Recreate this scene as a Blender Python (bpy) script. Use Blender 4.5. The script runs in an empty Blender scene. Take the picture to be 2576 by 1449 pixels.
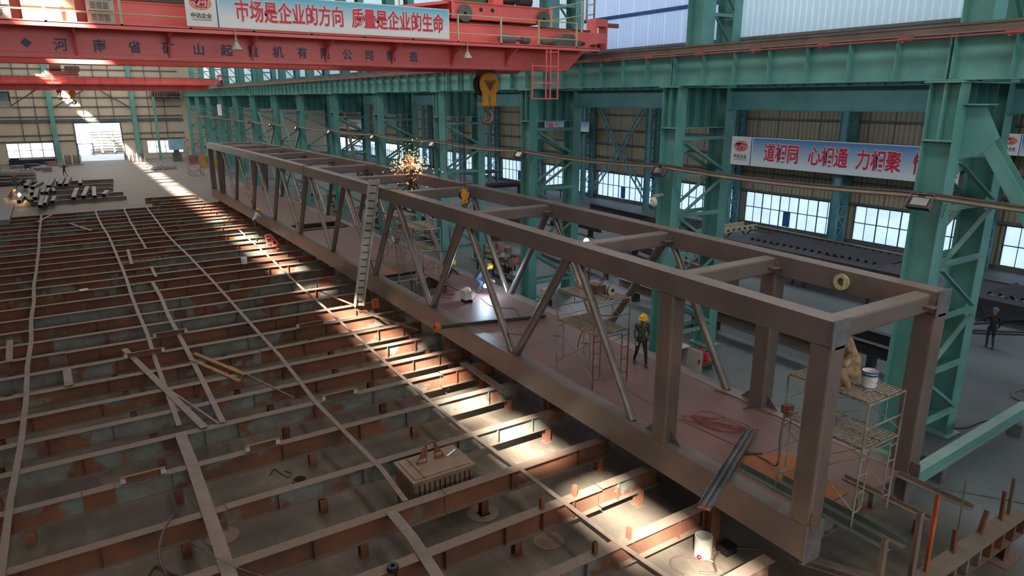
import bpy, bmesh, math, random
from mathutils import Vector, Matrix
random.seed(7)
PI = math.pi
scn = bpy.context.scene
COL = scn.collection

# ------------------------------------------------------------------ camera
YAW, PITCH = 0.572877, 0.269454
cam_d = bpy.data.cameras.new('camera'); cam = bpy.data.objects.new('camera', cam_d)
COL.objects.link(cam); scn.camera = cam
cam.location = (0, 0, 10.5)
cam.rotation_euler = (PI/2 - PITCH, 0, -YAW)
cam_d.sensor_width = 36; cam_d.lens = 36*1719.49/2576
cam_d.clip_start = .1; cam_d.clip_end = 2000
CAMLOC = Vector((0, 0, 10.5))
_F = Vector((math.sin(YAW)*math.cos(PITCH), math.cos(YAW)*math.cos(PITCH), -math.sin(PITCH)))
_R = Vector((math.cos(YAW), -math.sin(YAW), 0)); _U = _R.cross(_F)
def at(px, py, ax, val):
    "a point of the photograph on the plane axis=val"
    d = _R*((px-1288)/1719.49) - _U*((py-724.5)/1719.49) + _F
    return CAMLOC + d*((val-CAMLOC[ax])/d[ax])

# ------------------------------------------------------------------ helpers
def V(*a): return Vector(a if len(a) > 1 else a[0])
def lin(c):
    c = c/255.0
    return c/12.92 if c <= .04045 else ((c+.055)/1.055)**2.4
def C3(r, g, b): return (lin(r), lin(g), lin(b), 1)

class MB:
    def __init__(s): s.v = []; s.f = []
    def add(s, vs, fs):
        n = len(s.v); s.v += [Vector(v) for v in vs]; s.f += [tuple(i+n for i in f) for f in fs]; return s
    def box(s, x0, x1, y0, y1, z0, z1):
        vs = [(x, y, z) for x in (x0, x1) for y in (y0, y1) for z in (z0, z1)]
        return s.add(vs, [(0,1,3,2),(4,6,7,5),(0,4,5,1),(2,3,7,6),(0,2,6,4),(1,5,7,3)])
    def prism(s, prof, p, q, up=(0,0,1), cap=True):
        "extrude a 2D profile (u = sideways, v = up) from p to q"
        p, q = Vector(p), Vector(q); d = (q-p).normalized(); up = Vector(up)
        if abs(d.dot(up)) > .999: up = Vector((0,1,0))
        u = d.cross(up).normalized(); w = u.cross(d)
        n = len(prof)
        vs = [e + u*a + w*b for e in (p, q) for a, b in prof]
        fs = [(i, (i+1) % n, n+(i+1) % n, n+i) for i in range(n)]
        if cap: fs += [tuple(range(n))[::-1], tuple(range(n, 2*n))]
        return s.add(vs, fs)
    def bar(s, p, q, w, h, up=(0,0,1)):
        return s.prism([(-w/2,-h/2),(w/2,-h/2),(w/2,h/2),(-w/2,h/2)], p, q, up)
    def hsec(s, p, q, w, h, tf=.02, tw=.015, up=(0,0,1)):
        "I section: flange width w, depth h measured along up"
        a, b, t = w/2, h/2, tw/2
        pr = [(-a,-b),(a,-b),(a,-b+tf),(t,-b+tf),(t,b-tf),(a,b-tf),(a,b),(-a,b),(-a,b-tf),(-t,b-tf),(-t,-b+tf),(-a,-b+tf)]
        n0 = len(s.v); s.prism(pr, p, q, up, cap=False)
        for o in (0, 12):
            for quad in ((0,1,2,11),(11,2,3,10),(10,3,4,9),(9,4,5,8),(8,5,6,7)):
                s.f.append(tuple(n0+o+i for i in quad))
        return s
    def rbox(s, p, q, w, h, r=.06, up=(0,0,1)):
        pr = []
        for cx, cy, a0 in ((w/2-r, h/2-r, 0), (-w/2+r, h/2-r, 90), (-w/2+r, -h/2+r, 180), (w/2-r, -h/2+r, 270)):
            for k in range(5):
                a = math.radians(a0+k*22.5); pr.append((cx+r*math.cos(a), cy+r*math.sin(a)))
        return s.prism(pr, p, q, up)
    def lsec(s, p, q, a, t=.012, up=(0,0,1)):
        return s.prism([(0,0),(a,0),(a,t),(t,t),(t,a),(0,a)], p, q, up)
    def csec(s, p, q, w, h, t=.012, up=(0,0,1)):
        "channel, web at the left, flanges to the right"
        return s.prism([(0,-h/2),(w,-h/2),(w,-h/2+t),(t,-h/2+t),(t,h/2-t),(w,h/2-t),(w,h/2),(0,h/2)], p, q, up)
    def tube(s, p, q, r, n=10, r2=None):
        p, q = Vector(p), Vector(q); r2 = r if r2 is None else r2
        d = (q-p).normalized(); up = Vector((0,0,1)) if abs(d.z) < .99 else Vector((1,0,0))
        u = d.cross(up).normalized(); w = u.cross(d)
        vs = [e + (u*math.cos(a)+w*math.sin(a))*rr for e, rr in ((p, r), (q, r2)) for a in [2*PI*k/n for k in range(n)]]
        fs = [(i, (i+1) % n, n+(i+1) % n, n+i) for i in range(n)] + [tuple(range(n))[::-1], tuple(range(n, 2*n))]
        return s.add(vs, fs)
    def pipe(s, pts, r, n=6):
        pts = [Vector(p) for p in pts]; rings = []
        for i, p in enumerate(pts):
            d = (pts[min(i+1, len(pts)-1)]-pts[max(i-1, 0)]).normalized()
            up = Vector((0,0,1)) if abs(d.z) < .95 else Vector((1,0,0))
            u = d.cross(up).normalized(); w = u.cross(d)
            rings.append([p+(u*math.cos(2*PI*k/n)+w*math.sin(2*PI*k/n))*r for k in range(n)])
        vs = [v for g in rings for v in g]; fs = []
        for i in range(len(rings)-1):
            for k in range(n):
                fs.append((i*n+k, i*n+(k+1) % n, (i+1)*n+(k+1) % n, (i+1)*n+k))
        fs += [tuple(range(n))[::-1], tuple(range(len(vs)-n, len(vs)))]
        return s.add(vs, fs)
    def lathe(s, prof, c=(0,0,0), axis='z', n=20):
        c = Vector(c); vs = []; fs = []
        for r, h in prof:
            for k in range(n):
                a = 2*PI*k/n; x, y = r*math.cos(a), r*math.sin(a)
                vs.append(c + (Vector((x,y,h)) if axis == 'z' else Vector((h,x,y)) if axis == 'x' else Vector((y,h,x))))
        for i in range(len(prof)-1):
            for k in range(n):
                fs.append((i*n+k, i*n+(k+1) % n, (i+1)*n+(k+1) % n, (i+1)*n+k))
        return s.add(vs, fs)
    def ball(s, c, rx, ry=None, rz=None, n=12, m=8):
        ry = ry or rx; rz = rz or rx; c = Vector(c); vs = []; fs = []
        for i in range(m+1):
            t = PI*i/m
            for k in range(n):
                a = 2*PI*k/n; vs.append(c+Vector((rx*math.sin(t)*math.cos(a), ry*math.sin(t)*math.sin(a), rz*math.cos(t))))
        for i in range(m):
            for k in range(n): fs.append((i*n+k, (i+1)*n+k, (i+1)*n+(k+1) % n, i*n+(k+1) % n))
        return s.add(vs, fs)
    def poly(s, pts, t, axis=1):
        "flat polygon (list of 3D points) thickened by t along an axis"
        o = Vector((0,0,0)); o[axis] = t; n = len(pts); pts = [Vector(p) for p in pts]
        return s.add(pts+[p+o for p in pts], [tuple(range(n)), tuple(range(n, 2*n))[::-1]]+[(i, n+i, n+(i+1) % n, (i+1) % n) for i in range(n)])
    def mesh(s, name, off):
        me = bpy.data.meshes.new(name); me.from_pydata([v-off for v in s.v], [], s.f); me.validate()
        bm = bmesh.new(); bm.from_mesh(me); bmesh.ops.recalc_face_normals(bm, faces=bm.faces); bm.to_mesh(me); bm.free()
        return me
    def build(s, name, m, parent=None, smooth=False):
        if parent is not None: off = wloc(parent)
        else:
            xs = [v.x for v in s.v]; ys = [v.y for v in s.v]; zs = [v.z for v in s.v]
            off = Vector(((min(xs)+max(xs))/2, (min(ys)+max(ys))/2, min(zs)))
        me = s.mesh(name, off)
        o = bpy.data.objects.new(name, me); COL.objects.link(o)
        if parent is not None: o.parent = parent
        else: o.location = off
        LOC[o.name] = off
        for mm in (m if isinstance(m, (list, tuple)) else [m]): me.materials.append(mm)
        if smooth:
            for p in me.polygons: p.use_smooth = True
            try:
                me.set_sharp_from_angle(angle=math.radians(40))
            except Exception: pass
        return o
LOC = {}
def wloc(o):
    return LOC[o.name]
def thing(name, label, cat, loc=(0,0,0), group=None):
    o = bpy.data.objects.new(name, None); COL.objects.link(o); o.location = loc
    o.empty_display_size = .1
    LOC[o.name] = Vector(loc); o['label'] = label; o['category'] = cat
    if group: o['group'] = group
    return o
def tag(o, label, cat, group=None, kind=None):
    o['label'] = label; o['category'] = cat
    if group: o['group'] = group
    if kind: o['kind'] = kind
    return o
def struct(name, mb, m, parent=None, **k):
    o = mb.build(name, m, parent, **k)
    if parent is None: o['kind'] = 'structure'; o['label'] = name.replace('_', ' '); 
    return o
def slabel(o, l): o['label'] = l; return o
def dup(root, loc, label=None, group=None, rz=0):
    r = root.copy(); COL.objects.link(r); r.location = loc; r.rotation_euler = (0,0,rz); LOC[r.name] = Vector(loc)
    if label: r['label'] = label
    if group: r['group'] = group
    for ch in list(root.children):
        c = ch.copy(); COL.objects.link(c); c.parent = r
        for g in list(ch.children):
            d = g.copy(); COL.objects.link(d); d.parent = c
    return r
ORD = ['first','second','third','fourth','fifth','sixth','seventh','eighth','ninth','tenth','eleventh','twelfth','thirteenth','fourteenth','fifteenth','sixteenth','seventeenth','eighteenth','nineteenth','twentieth']
ORD += ['twenty-'+w for w in ORD[:9]]+['thirtieth']+['thirty-'+w for w in ORD[:9]]

# ------------------------------------------------------------------ materials
def nodes(name):
    m = bpy.data.materials.new(name); m.use_nodes = True
    nt = m.node_tree; nt.nodes.clear()
    out = nt.nodes.new('ShaderNodeOutputMaterial')
    return m, nt, out
def mix(nt, fac, a, b):
    n = nt.nodes.new('ShaderNodeMix'); n.data_type = 'RGBA'
    for s_, v in ((0, fac), (6, a), (7, b)):
        if hasattr(v, 'links') or hasattr(v, 'is_linked'): nt.links.new(v, n.inputs[s_])
        else: n.inputs[s_].default_value = v
    return n.outputs[2]
def noise(nt, scale, detail=4, rough=.6, vec=None, stretch=None):
    n = nt.nodes.new('ShaderNodeTexNoise'); n.inputs['Scale'].default_value = scale
    n.inputs['Detail'].default_value = detail; n.inputs['Roughness'].default_value = rough
    if vec is None:
        g = nt.nodes.new('ShaderNodeNewGeometry'); vec = g.outputs['Position']
    if stretch:
        mp = nt.nodes.new('ShaderNodeMapping'); mp.inputs['Scale'].default_value = stretch
        nt.links.new(vec, mp.inputs['Vector']); vec = mp.outputs[0]
    nt.links.new(vec, n.inputs['Vector']); return n.outputs['Fac']
def ramp(nt, fac, a, b):
    r = nt.nodes.new('ShaderNodeMapRange'); r.inputs['From Min'].default_value = a; r.inputs['From Max'].default_value = b
    nt.links.new(fac, r.inputs['Value']); return r.outputs[0]
def math_(nt, op, a, b):
    n = nt.nodes.new('ShaderNodeMath'); n.operation = op
    for i, v in enumerate((a, b)):
        if hasattr(v, 'is_linked'): nt.links.new(v, n.inputs[i])
        else: n.inputs[i].default_value = v
    return n.outputs[0]
def upfac(nt, lo=.6, hi=.95):
    g = nt.nodes.new('ShaderNodeNewGeometry'); sx = nt.nodes.new('ShaderNodeSeparateXYZ')
    nt.links.new(g.outputs['Normal'], sx.inputs[0]); return ramp(nt, sx.outputs[2], lo, hi)
def paint(name, base, dark=None, rough=.55, metal=0.0, scale=1.2, dust=None, dustamt=.7, bump=.0, spec=.5, patch=None, pthr=(.52,.6), pscale=.5, pstretch=None):
    m, nt, out = nodes(name)
    b = nt.nodes.new('ShaderNodeBsdfPrincipled'); nt.links.new(b.outputs[0], out.inputs[0])
    b.inputs['Roughness'].default_value = rough; b.inputs['Metallic'].default_value = metal
    b.inputs['Specular IOR Level'].default_value = spec
    dark = dark or tuple(list(x*.72 for x in base[:3])+[1])
    c = mix(nt, ramp(nt, noise(nt, scale, 5), .35, .68), base, dark)
    if patch: c = mix(nt, ramp(nt, noise(nt, pscale, 4, .55, stretch=pstretch), *pthr), c, patch)
    if dust:
        f = math_(nt, 'MULTIPLY', upfac(nt), dustamt); f = math_(nt, 'MULTIPLY', f, ramp(nt, noise(nt, 3, 4), .2, .5))
        c = mix(nt, f, c, dust)
    nt.links.new(c, b.inputs['Base Color'])
    if bump:
        bp = nt.nodes.new('ShaderNodeBump'); bp.inputs['Strength'].default_value = bump; bp.inputs['Distance'].default_value = .01
        nt.links.new(noise(nt, 25, 3), bp.inputs['Height']); nt.links.new(bp.outputs[0], b.inputs['Normal'])
    return m
def emis(name, col, strength):
    m, nt, out = nodes(name); e = nt.nodes.new('ShaderNodeEmission')
    e.inputs[0].default_value = col; e.inputs[1].default_value = strength
    nt.links.new(e.outputs[0], out.inputs[0]); return m
def sheet(name, base, groove, axis, pitch, dirt=None, rough=.6, transl=0.0, seam=None, seamcol=None):
    "profiled sheet: ribs repeat along one world axis"
    m, nt, out = nodes(name)
    b = nt.nodes.new('ShaderNodeBsdfPrincipled'); b.inputs['Roughness'].default_value = rough
    g = nt.nodes.new('ShaderNodeNewGeometry'); sx = nt.nodes.new('ShaderNodeSeparateXYZ'); nt.links.new(g.outputs['Position'], sx.inputs[0])
    t = math_(nt, 'FRACT', math_(nt, 'DIVIDE', sx.outputs[axis], pitch), 0)
    f = math_(nt, 'LESS_THAN', t, .28)
    c = mix(nt, f, base, groove)
    c = mix(nt, math_(nt, 'MULTIPLY', ramp(nt, noise(nt, .35, 5), .4, .7), .45), c, dirt or groove)
    if seam:
        t2 = math_(nt, 'FRACT', math_(nt, 'DIVIDE', sx.outputs[axis], seam), 0)
        c = mix(nt, math_(nt, 'LESS_THAN', t2, .05), c, seamcol or groove)
    nt.links.new(c, b.inputs['Base Color'])
    bp = nt.nodes.new('ShaderNodeBump'); bp.inputs['Strength'].default_value = .6; bp.inputs['Distance'].default_value = .04
    nt.links.new(math_(nt, 'PINGPONG', t, .5), bp.inputs['Height']); nt.links.new(bp.outputs[0], b.inputs['Normal'])
    if transl > 0:
        tr = nt.nodes.new('ShaderNodeBsdfTranslucent'); nt.links.new(c, tr.inputs[0])
        mx = nt.nodes.new('ShaderNodeMixShader'); mx.inputs[0].default_value = transl
        nt.links.new(b.outputs[0], mx.inputs[1]); nt.links.new(tr.outputs[0], mx.inputs[2]); nt.links.new(mx.outputs[0], out.inputs[0])
    else: nt.links.new(b.outputs[0], out.inputs[0])
    return m

M = {}
DUST = C3(112,98,88)
M['teal'] = paint('teal_paint', C3(102,162,154), C3(82,140,136), .45, dust=C3(150,158,146), dustamt=.6, scale=.8)
M['teal_far'] = paint('teal_paint_aisle', C3(92,146,152), C3(72,122,132), .55, scale=.8)
M['red'] = paint('crane_red_paint', C3(226,110,106), C3(210,94,90), .45, scale=.7, dust=C3(214,134,124), dustamt=.4)
M['redrail'] = paint('faded_red_paint', C3(150,88,86), C3(122,72,70), .6)
M['truss'] = paint('mill_scale_steel', C3(114,101,96), C3(99,88,84), .42, .2, scale=.6, dust=C3(138,123,115), dustamt=.75, patch=C3(128,106,94), pthr=(.56,.72), pscale=.35)
M['pipe'] = paint('bare_pipe_steel', C3(150,140,132), C3(124,114,106), .32, .7, scale=1.5)
M['plate'] = paint('grey_cut_plate', C3(126,126,128), C3(100,98,100), .45, .4, scale=3)
M['deck'] = paint('red_brown_deck_plate', C3(126,92,86), C3(108,86,82), .5, .1, scale=.5, patch=C3(146,84,44), pthr=(.6,.7), pscale=.22, bump=.2)
M['rustdeck'] = paint('orange_rust_plate', C3(150,90,52), C3(122,70,44), .7, scale=1)
def beam_mat():
    m, nt, out = nodes('rusty_beam_steel')
    b = nt.nodes.new('ShaderNodeBsdfPrincipled'); nt.links.new(b.outputs[0], out.inputs[0]); b.inputs['Roughness'].default_value = .65
    b.inputs['Specular IOR Level'].default_value = .3
    oi = nt.nodes.new('ShaderNodeObjectInfo')
    g = nt.nodes.new('ShaderNodeNewGeometry')
    vm = nt.nodes.new('ShaderNodeVectorMath'); vm.operation = 'ADD'; nt.links.new(g.outputs['Position'], vm.inputs[0])
    cx = nt.nodes.new('ShaderNodeCombineXYZ'); nt.links.new(math_(nt, 'MULTIPLY', oi.outputs['Random'], 60), cx.inputs[0]); nt.links.new(cx.outputs[0], vm.inputs[1])
    rust = mix(nt, ramp(nt, noise(nt, .9, 4, .6, vm.outputs[0]), .35, .65), C3(122,76,54), C3(88,62,50))
    grn = mix(nt, ramp(nt, noise(nt, 1.6, 4, .6, vm.outputs[0]), .35, .65), C3(116,120,112), C3(98,92,84))
    f = math_(nt, 'ADD', noise(nt, .33, 5, .62, vm.outputs[0]), math_(nt, 'MULTIPLY', math_(nt, 'SUBTRACT', oi.outputs['Random'], .5), .22))
    c = mix(nt, ramp(nt, f, .535, .57), rust, grn)
    c = mix(nt, math_(nt, 'MULTIPLY', upfac(nt), .92), c, mix(nt, noise(nt, 5, 4, .7), C3(122,106,94), C3(98,84,76)))
    nt.links.new(c, b.inputs['Base Color'])
    bp = nt.nodes.new('ShaderNodeBump'); bp.inputs['Strength'].default_value = .25; bp.inputs['Distance'].default_value = .01
    nt.links.new(noise(nt, 18, 3), bp.inputs['Height']); nt.links.new(bp.outputs[0], b.inputs['Normal'])
    return m
M['beam'] = beam_mat()
M['pipedust'] = paint('dusty_pipe', C3(140,128,112), C3(116,106,94), .6, scale=1.5)
M['railsteel'] = paint('dusty_rail', C3(112,96,86), C3(88,76,70), .6, scale=1)
M['strip'] = paint('dusty_flat_bar', C3(118,102,92), C3(98,84,76), .6, scale=2)
M['rust'] = paint('rusty_steel', C3(122,70,46), C3(88,56,44), .75, scale=2.5, dust=DUST)
M['orange'] = paint('orange_rust', C3(186,96,44), C3(140,70,36), .7, scale=3)
M['legp'] = paint('primer_stub', C3(140,88,64), C3(110,74,58), .7, scale=2)
M['dark'] = paint('dark_steel', C3(62,60,64), C3(46,46,50), .5, .3, scale=1.5, dust=C3(92,92,98), dustamt=.5)
M['black'] = paint('black_rubber', C3(26,26,28), C3(20,20,22), .5)
M['galv'] = paint('weathered_scaffold_tube', C3(170,166,158), C3(118,104,92), .4, .5, scale=2.2)
M['mesh'] = paint('scaffold_deck_mesh', C3(166,150,130), C3(90,80,70), .6, .1, scale=14)
M['conc'] = None
M['cream'] = paint('cream_paint', C3(196,188,150), C3(168,158,124), .5)
M['white'] = paint('white_paint', C3(225,225,220), C3(200,200,196), .5)
M['offwhite'] = paint('dirty_white', C3(190,186,174), C3(150,146,134), .6)
M['yellow'] = paint('yellow_paint', C3(214,150,28), C3(178,116,24), .45)
M['hatyellow'] = paint('helmet_yellow', C3(236,196,24), C3(226,180,20), .3)
M['hatblue'] = paint('helmet_blue', C3(50,84,150), C3(40,70,130), .3)
M['greyblk'] = paint('grey_green_machine', C3(96,104,96), C3(70,76,70), .55)
M['skin'] = paint('skin', C3(176,120,92), C3(156,100,76), .5)
M['camo'] = paint('camouflage_cloth', C3(74,84,60), C3(38,48,36), .85, scale=9, patch=C3(126,124,100), pthr=(.56,.6), pscale=11)
M['navy'] = paint('navy_cloth', C3(36,42,60), C3(28,32,48), .85, scale=5)
M['blackcloth'] = paint('black_cloth', C3(34,32,36), C3(26,24,28), .85)
M['greycloth'] = paint('grey_cloth', C3(86,82,80), C3(66,62,60), .9)
M['brownc'] = paint('brown_canvas', C3(160,132,100), C3(104,84,64), .9, scale=9)
M['whitecloth'] = paint('white_cloth', C3(220,220,220), C3(196,196,196), .9)
M['shoe'] = paint('work_shoe', C3(110,84,66), C3(60,50,44), .8)
M['wood'] = paint('weathered_wood', C3(146,108,70), C3(112,82,56), .8, scale=3)
M['crate'] = paint('dusty_crate_steel', C3(122,96,78), C3(92,72,60), .75, scale=2.5, dust=C3(138,116,98), dustamt=.6, bump=.3)
M['blue'] = paint('blue_paint', C3(36,96,160), C3(28,78,136), .5)
M['sign'] = paint('sign_white', C3(222,222,220), C3(214,214,212), .45)
M['signred'] = paint('sign_red', C3(206,40,66), C3(200,36,60), .5)
M['signink'] = paint('sign_ink', C3(50,50,50), C3(44,44,44), .6)
M['signorange'] = paint('sign_orange', C3(226,112,84), C3(206,150,120), .5, scale=2)
M['webblue'] = paint('painted_characters_blue', C3(66,86,120), C3(58,76,108), .6)
M['ext'] = paint('extinguisher_red', C3(214,24,32), C3(190,18,26), .3)
M['cable'] = paint('rubber_hose_brown', C3(84,62,54), C3(60,46,42), .6)
M['redcable'] = paint('red_cable', C3(130,58,52), C3(104,50,46), .6)
M['lens'] = paint('lamp_glass', C3(92,98,100), C3(64,70,74), .12)
M['hook'] = paint('forged_hook_steel', C3(128,112,108), C3(98,84,80), .4, .4)
M['arc'] = emis('welding_arc', (.62,.85,1,1), 60)
M['arc2'] = emis('welding_arc_pink', (1,.8,.85,1), 18)
M['flame'] = emis('cutting_flame', (1,.62,.25,1), 12)
M['spark'] = emis('grinding_sparks', (1,.42,.16,1), 7)
M['screen'] = paint('pale_blue_sheet', C3(150,190,214), C3(120,164,196), .5)

def floor_mat():
    m, nt, out = nodes('dusty_concrete_floor')
    b = nt.nodes.new('ShaderNodeBsdfPrincipled'); nt.links.new(b.outputs[0], out.inputs[0]); b.inputs['Roughness'].default_value = .62
    b.inputs['Specular IOR Level'].default_value = .35
    g = nt.nodes.new('ShaderNodeNewGeometry'); sx = nt.nodes.new('ShaderNodeSeparateXYZ'); nt.links.new(g.outputs['Position'], sx.inputs[0])
    c = mix(nt, ramp(nt, noise(nt, .35, 6, .62), .35, .65), C3(102,92,80), C3(80,73,65))
    c = mix(nt, ramp(nt, noise(nt, .9, 6, .7, stretch=(1,.25,1)), .5, .75), c, C3(128,116,102))
    c = mix(nt, ramp(nt, sx.outputs[0], 16.5, 19), c, mix(nt, ramp(nt, noise(nt, .25, 5, .6), .35, .65), C3(104,110,110), C3(82,88,90)))
    c = mix(nt, math_(nt, 'MULTIPLY', ramp(nt, sx.outputs[1], 70, 95), math_(nt, 'LESS_THAN', sx.outputs[0], 19)), c, mix(nt, noise(nt, .4, 6), C3(138,130,124), C3(112,106,102)))
    nt.links.new(c, b.inputs['Base Color'])
    return m
M['conc'] = floor_mat()

# ------------------------------------------------------------------ setting
YW = 143.0            # far end wall
XA = 49.0             # side aisle wall
RZ = 21.0             # roof of the main bay
AZ = 12.75            # roof of the aisle
CY = [9.6+9.93*k for k in range(14)]    # column lines along the hall
floor = struct('floor', MB().box(-14, XA+.2, -22, YW, -.3, 0), M['conc'])
outg = MB().box(-60, 90, YW, 230, -.35, -.02)
M['yard'] = paint('pale_yard_concrete', C3(226,226,226), C3(206,206,206), .8, scale=.3)
slabel(struct('floor_outside', outg, M['yard']), 'sunlit pale concrete yard outside the far door')

M['farsheet'] = sheet('beige_profiled_sheet', C3(200,186,164), C3(190,177,156), 0, .4, C3(170,162,150))
M['sidesheet'] = sheet('grey_brown_profiled_sheet', C3(158,148,124), C3(118,110,94), 1, .36, C3(124,118,108), seam=1.9, seamcol=C3(84,80,72))
M['clerflat'] = sheet('translucent_panel', C3(232,238,252), C3(222,230,246), 1, .22, C3(216,222,236), .5, .85, 1.02, C3(250,252,255))
M['clerrib'] = sheet('translucent_ribbed_sheet', C3(230,238,240), C3(250,252,252), 1, .26, C3(220,230,230), .5, .85)
M['girt'] = paint('girt_steel', C3(92,98,98), C3(72,78,80), .6)
M['roofm'] = paint('roof_sheet', C3(120,124,124), C3(100,104,104), .7)
M['plinth'] = paint('plinth_grey', C3(96,92,88), C3(78,76,74), .8)

# far end wall with the big door opening x 2.2..9.1 and two window openings
w = MB()
x0, x1 = -14, XA+.2
ops = [(-7.9, -1.3, .95, 3.35), (2.2, 9.1, 0, 6.45), (13.0, 18.95, .9, 3.2)]
for a, b, z0, z1 in [(x0, -7.9, 0, RZ), (-1.3, 2.2, 0, RZ), (9.1, 13.0, 0, RZ), (18.95, x1, 0, RZ)]:
    w.box(a, b, YW, YW+.12, z0, z1)
for a, b, z0, z1 in ops:
    w.box(a, b, YW, YW+.12, z1, RZ)
    if z0 > 0: w.box(a, b, YW, YW+.12, 0, z0)
struct('wall_far', w, M['farsheet'])
# left, near and roof
struct('wall_left', MB().box(-14.2, -14, -22, YW, 0, RZ), M['farsheet'])
struct('wall_near', MB().box(-14, XA, -22.2, -22, 0, RZ), M['farsheet'])
# side aisle wall, one window opening per bay
w = MB(); w.box(XA, XA+.15, -22, YW, 2.86, AZ+.3); w.box(XA, XA+.15, -22, YW, 0, .32)
wins = []
ycs = [9.6+9.93*k for k in range(-3, 14)]
for i, yc in enumerate(ycs):
    w.box(XA, XA+.15, yc-.75, yc+.6, .32, 2.86)
    if i+1 < len(ycs): wins.append((yc+.6, ycs[i+1]-.75))
w.box(XA, XA+.15, -22, ycs[0]-.75, .32, 2.86)
struct('wall_right', w, M['sidesheet'])
struct('baseboard_right', MB().box(XA-.06, XA, -22, YW, 0, .3), M['plinth'])

def pane_mat():
    m, nt, out = nodes('frosted_window_glass')
    t = nt.nodes.new('ShaderNodeBsdfTransparent'); t.inputs[0].default_value = (.62,.66,.70,1)
    d = nt.nodes.new('ShaderNodeBsdfTranslucent'); d.inputs[0].default_value = (.80,.86,.95,1)
    mx = nt.nodes.new('ShaderNodeMixShader')
    nt.links.new(ramp(nt, noise(nt, .8, 3), .3, .75), mx.inputs[0])
    nt.links.new(t.outputs[0], mx.inputs[1]); nt.links.new(d.outputs[0], mx.inputs[2]); nt.links.new(mx.outputs[0], out.inputs[0])
    return m
M['pane'] = pane_mat()
M['frame'] = paint('window_frame_grey', C3(70,78,88), C3(56,62,72), .6)
M['framewhite'] = paint('window_frame_pale', C3(140,150,160), C3(120,130,140), .6)
wn = 0
for i, (y0, y1) in enumerate(wins):
    wn += 1
    f = MB(); n = 10
    for k in range(n+1):
        y = y0+(y1-y0)*k/n; t = .035 if k % 2 == 0 else .014
        f.box(XA-.03, XA+.04, y-t, y+t, .32, 2.86)
    for z in (.32, 1.62, 2.86): f.box(XA-.03, XA+.04, y0, y1, z-.03, z+.03)
    o = struct('window_%d' % wn, f, M['frame']); slabel(o, 'long steel window in the side aisle wall, %s bay' % ORD[i])
    p = MB(); p.add([(XA+.05,y0,.32),(XA+.05,y1,.32),(XA+.05,y1,2.86),(XA+.05,y0,2.86)], [(0,1,2,3)]); p.build('pane', M['pane'], o)
    # blue casement here and there
    if i in (5, 7, 9):
        p = MB(); p.box(XA-.02, XA+.02, y0+4.1, y0+4.75, .4, 1.6); p.build('casement', M['blue'], o)
for a, b, z0, z1 in (ops[0], ops[2]):
    wn += 1; f = MB()
    for k in range(5): x = a+(b-a)*k/4; f.box(x-.06, x+.06, YW-.03, YW+.03, z0, z1)
    for z in (z0, (z0+z1)/2, z1): f.box(a, b, YW-.03, YW+.03, z-.05, z+.05)
    o = struct('window_%d' % wn, f, M['framewhite']); slabel(o, 'bright window in the far wall, %s of the door' % ('left' if a < 0 else 'right'))
    MB().add([(a,YW+.05,z0),(b,YW+.05,z0),(b,YW+.05,z1),(a,YW+.05,z1)], [(0,1,2,3)]).build('pane', M['pane'], o)
# door frame of the far door
f = MB(); f.box(2.0, 2.2, YW-.15, YW+.2, 0, 6.6); f.box(9.1, 9.3, YW-.15, YW+.2, 0, 6.6); f.box(2.2, 9.1, YW-.15, YW+.2, 6.45, 6.6)
slabel(struct('door_1', f, M['girt']), 'frame of the big open doorway in the far wall')
# girts and posts of the far wall
tn = 0
for z in (3.6, 4.6, 6.95, 7.65, 9.25, 10.8, 12.4, 14.0, 15.4, 16.3, 17.3, 18.8):
    segs = [(-14, 19.4)] if z > 6.6 else [(-14, 2.0), (9.3, 19.4)]
    for a, b in segs:
        tn += 1; h = .16 if z not in (6.95,) else .5
        slabel(struct('trim_%d' % tn, MB().box(a, b, YW-.28 if z == 6.95 else YW-.18, YW, z-h/2, z+h/2), M['girt']), 'horizontal girt on the far wall')
for x in (-11.5, -5.2, -3.0, 3.7, 6.1, 8.4, 14.0, 16.6):
    tn += 1
    slabel(struct('trim_%d' % tn, MB().box(x-.06, x+.06, YW-.24, YW-.18, 6.6 if 2 < x < 9.3 else 3.6, RZ), M['girt']), 'upright sag bar on the far wall')
for z in (3.02, 4.55, 5.95, 7.4, 8.95, 10.2):
    tn += 1
    slabel(struct('trim_%d' % tn, MB().box(XA-.22, XA, -22, YW, z-.07, z+.07), M['girt']), 'horizontal girt on the side aisle wall')
f = MB()  # frame bars added in front of the left fill light; the wall is solid
for k in range(38): f.box(-13.86,-13.8,-14+k*4.1,-13.94+k*4.1,13.9,19.1)
for z in (13.9,16.5,19.1): f.box(-13.86,-13.8,-14,138,z-.05,z+.05)
slabel(struct('window_%d' % (wn+1), f, M['frame']), 'high window band in the left wall')
f = MB()  # same added bars for the fill light behind the camera, no opening there
for k in range(21): f.box(-6+k*2,-5.94+k*2,-21.72,-21.66,9,17)
for z in (9,13,17): f.box(-6,34,-21.72,-21.66,z-.05,z+.05)
slabel(struct('window_%d' % (wn+2), f, M['frame']), 'high window band in the wall behind the camera')
# clerestory between the two bays, above the crane rail
XC = 23.2
for k in range(-2, 14):
    ya = 9.6+9.93*k; yb = ya+9.93
    flat = (k == 1)
    tn += 1
    slabel(struct('wall_clerestory_%d' % (k+3), MB().box(XC, XC+.03, ya, min(yb, YW), AZ-.2, RZ), M['clerflat'] if flat else M['clerrib']), 'translucent panel wall above the crane rail, %s bay' % ORD[k+2])
tn += 1
slabel(struct('trim_%d' % tn, MB().box(XC-.12, XC, CY[1]+.4, CY[2]-.4, 14.2, 14.36), M['blue']), 'blue girt across the translucent panels')
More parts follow.
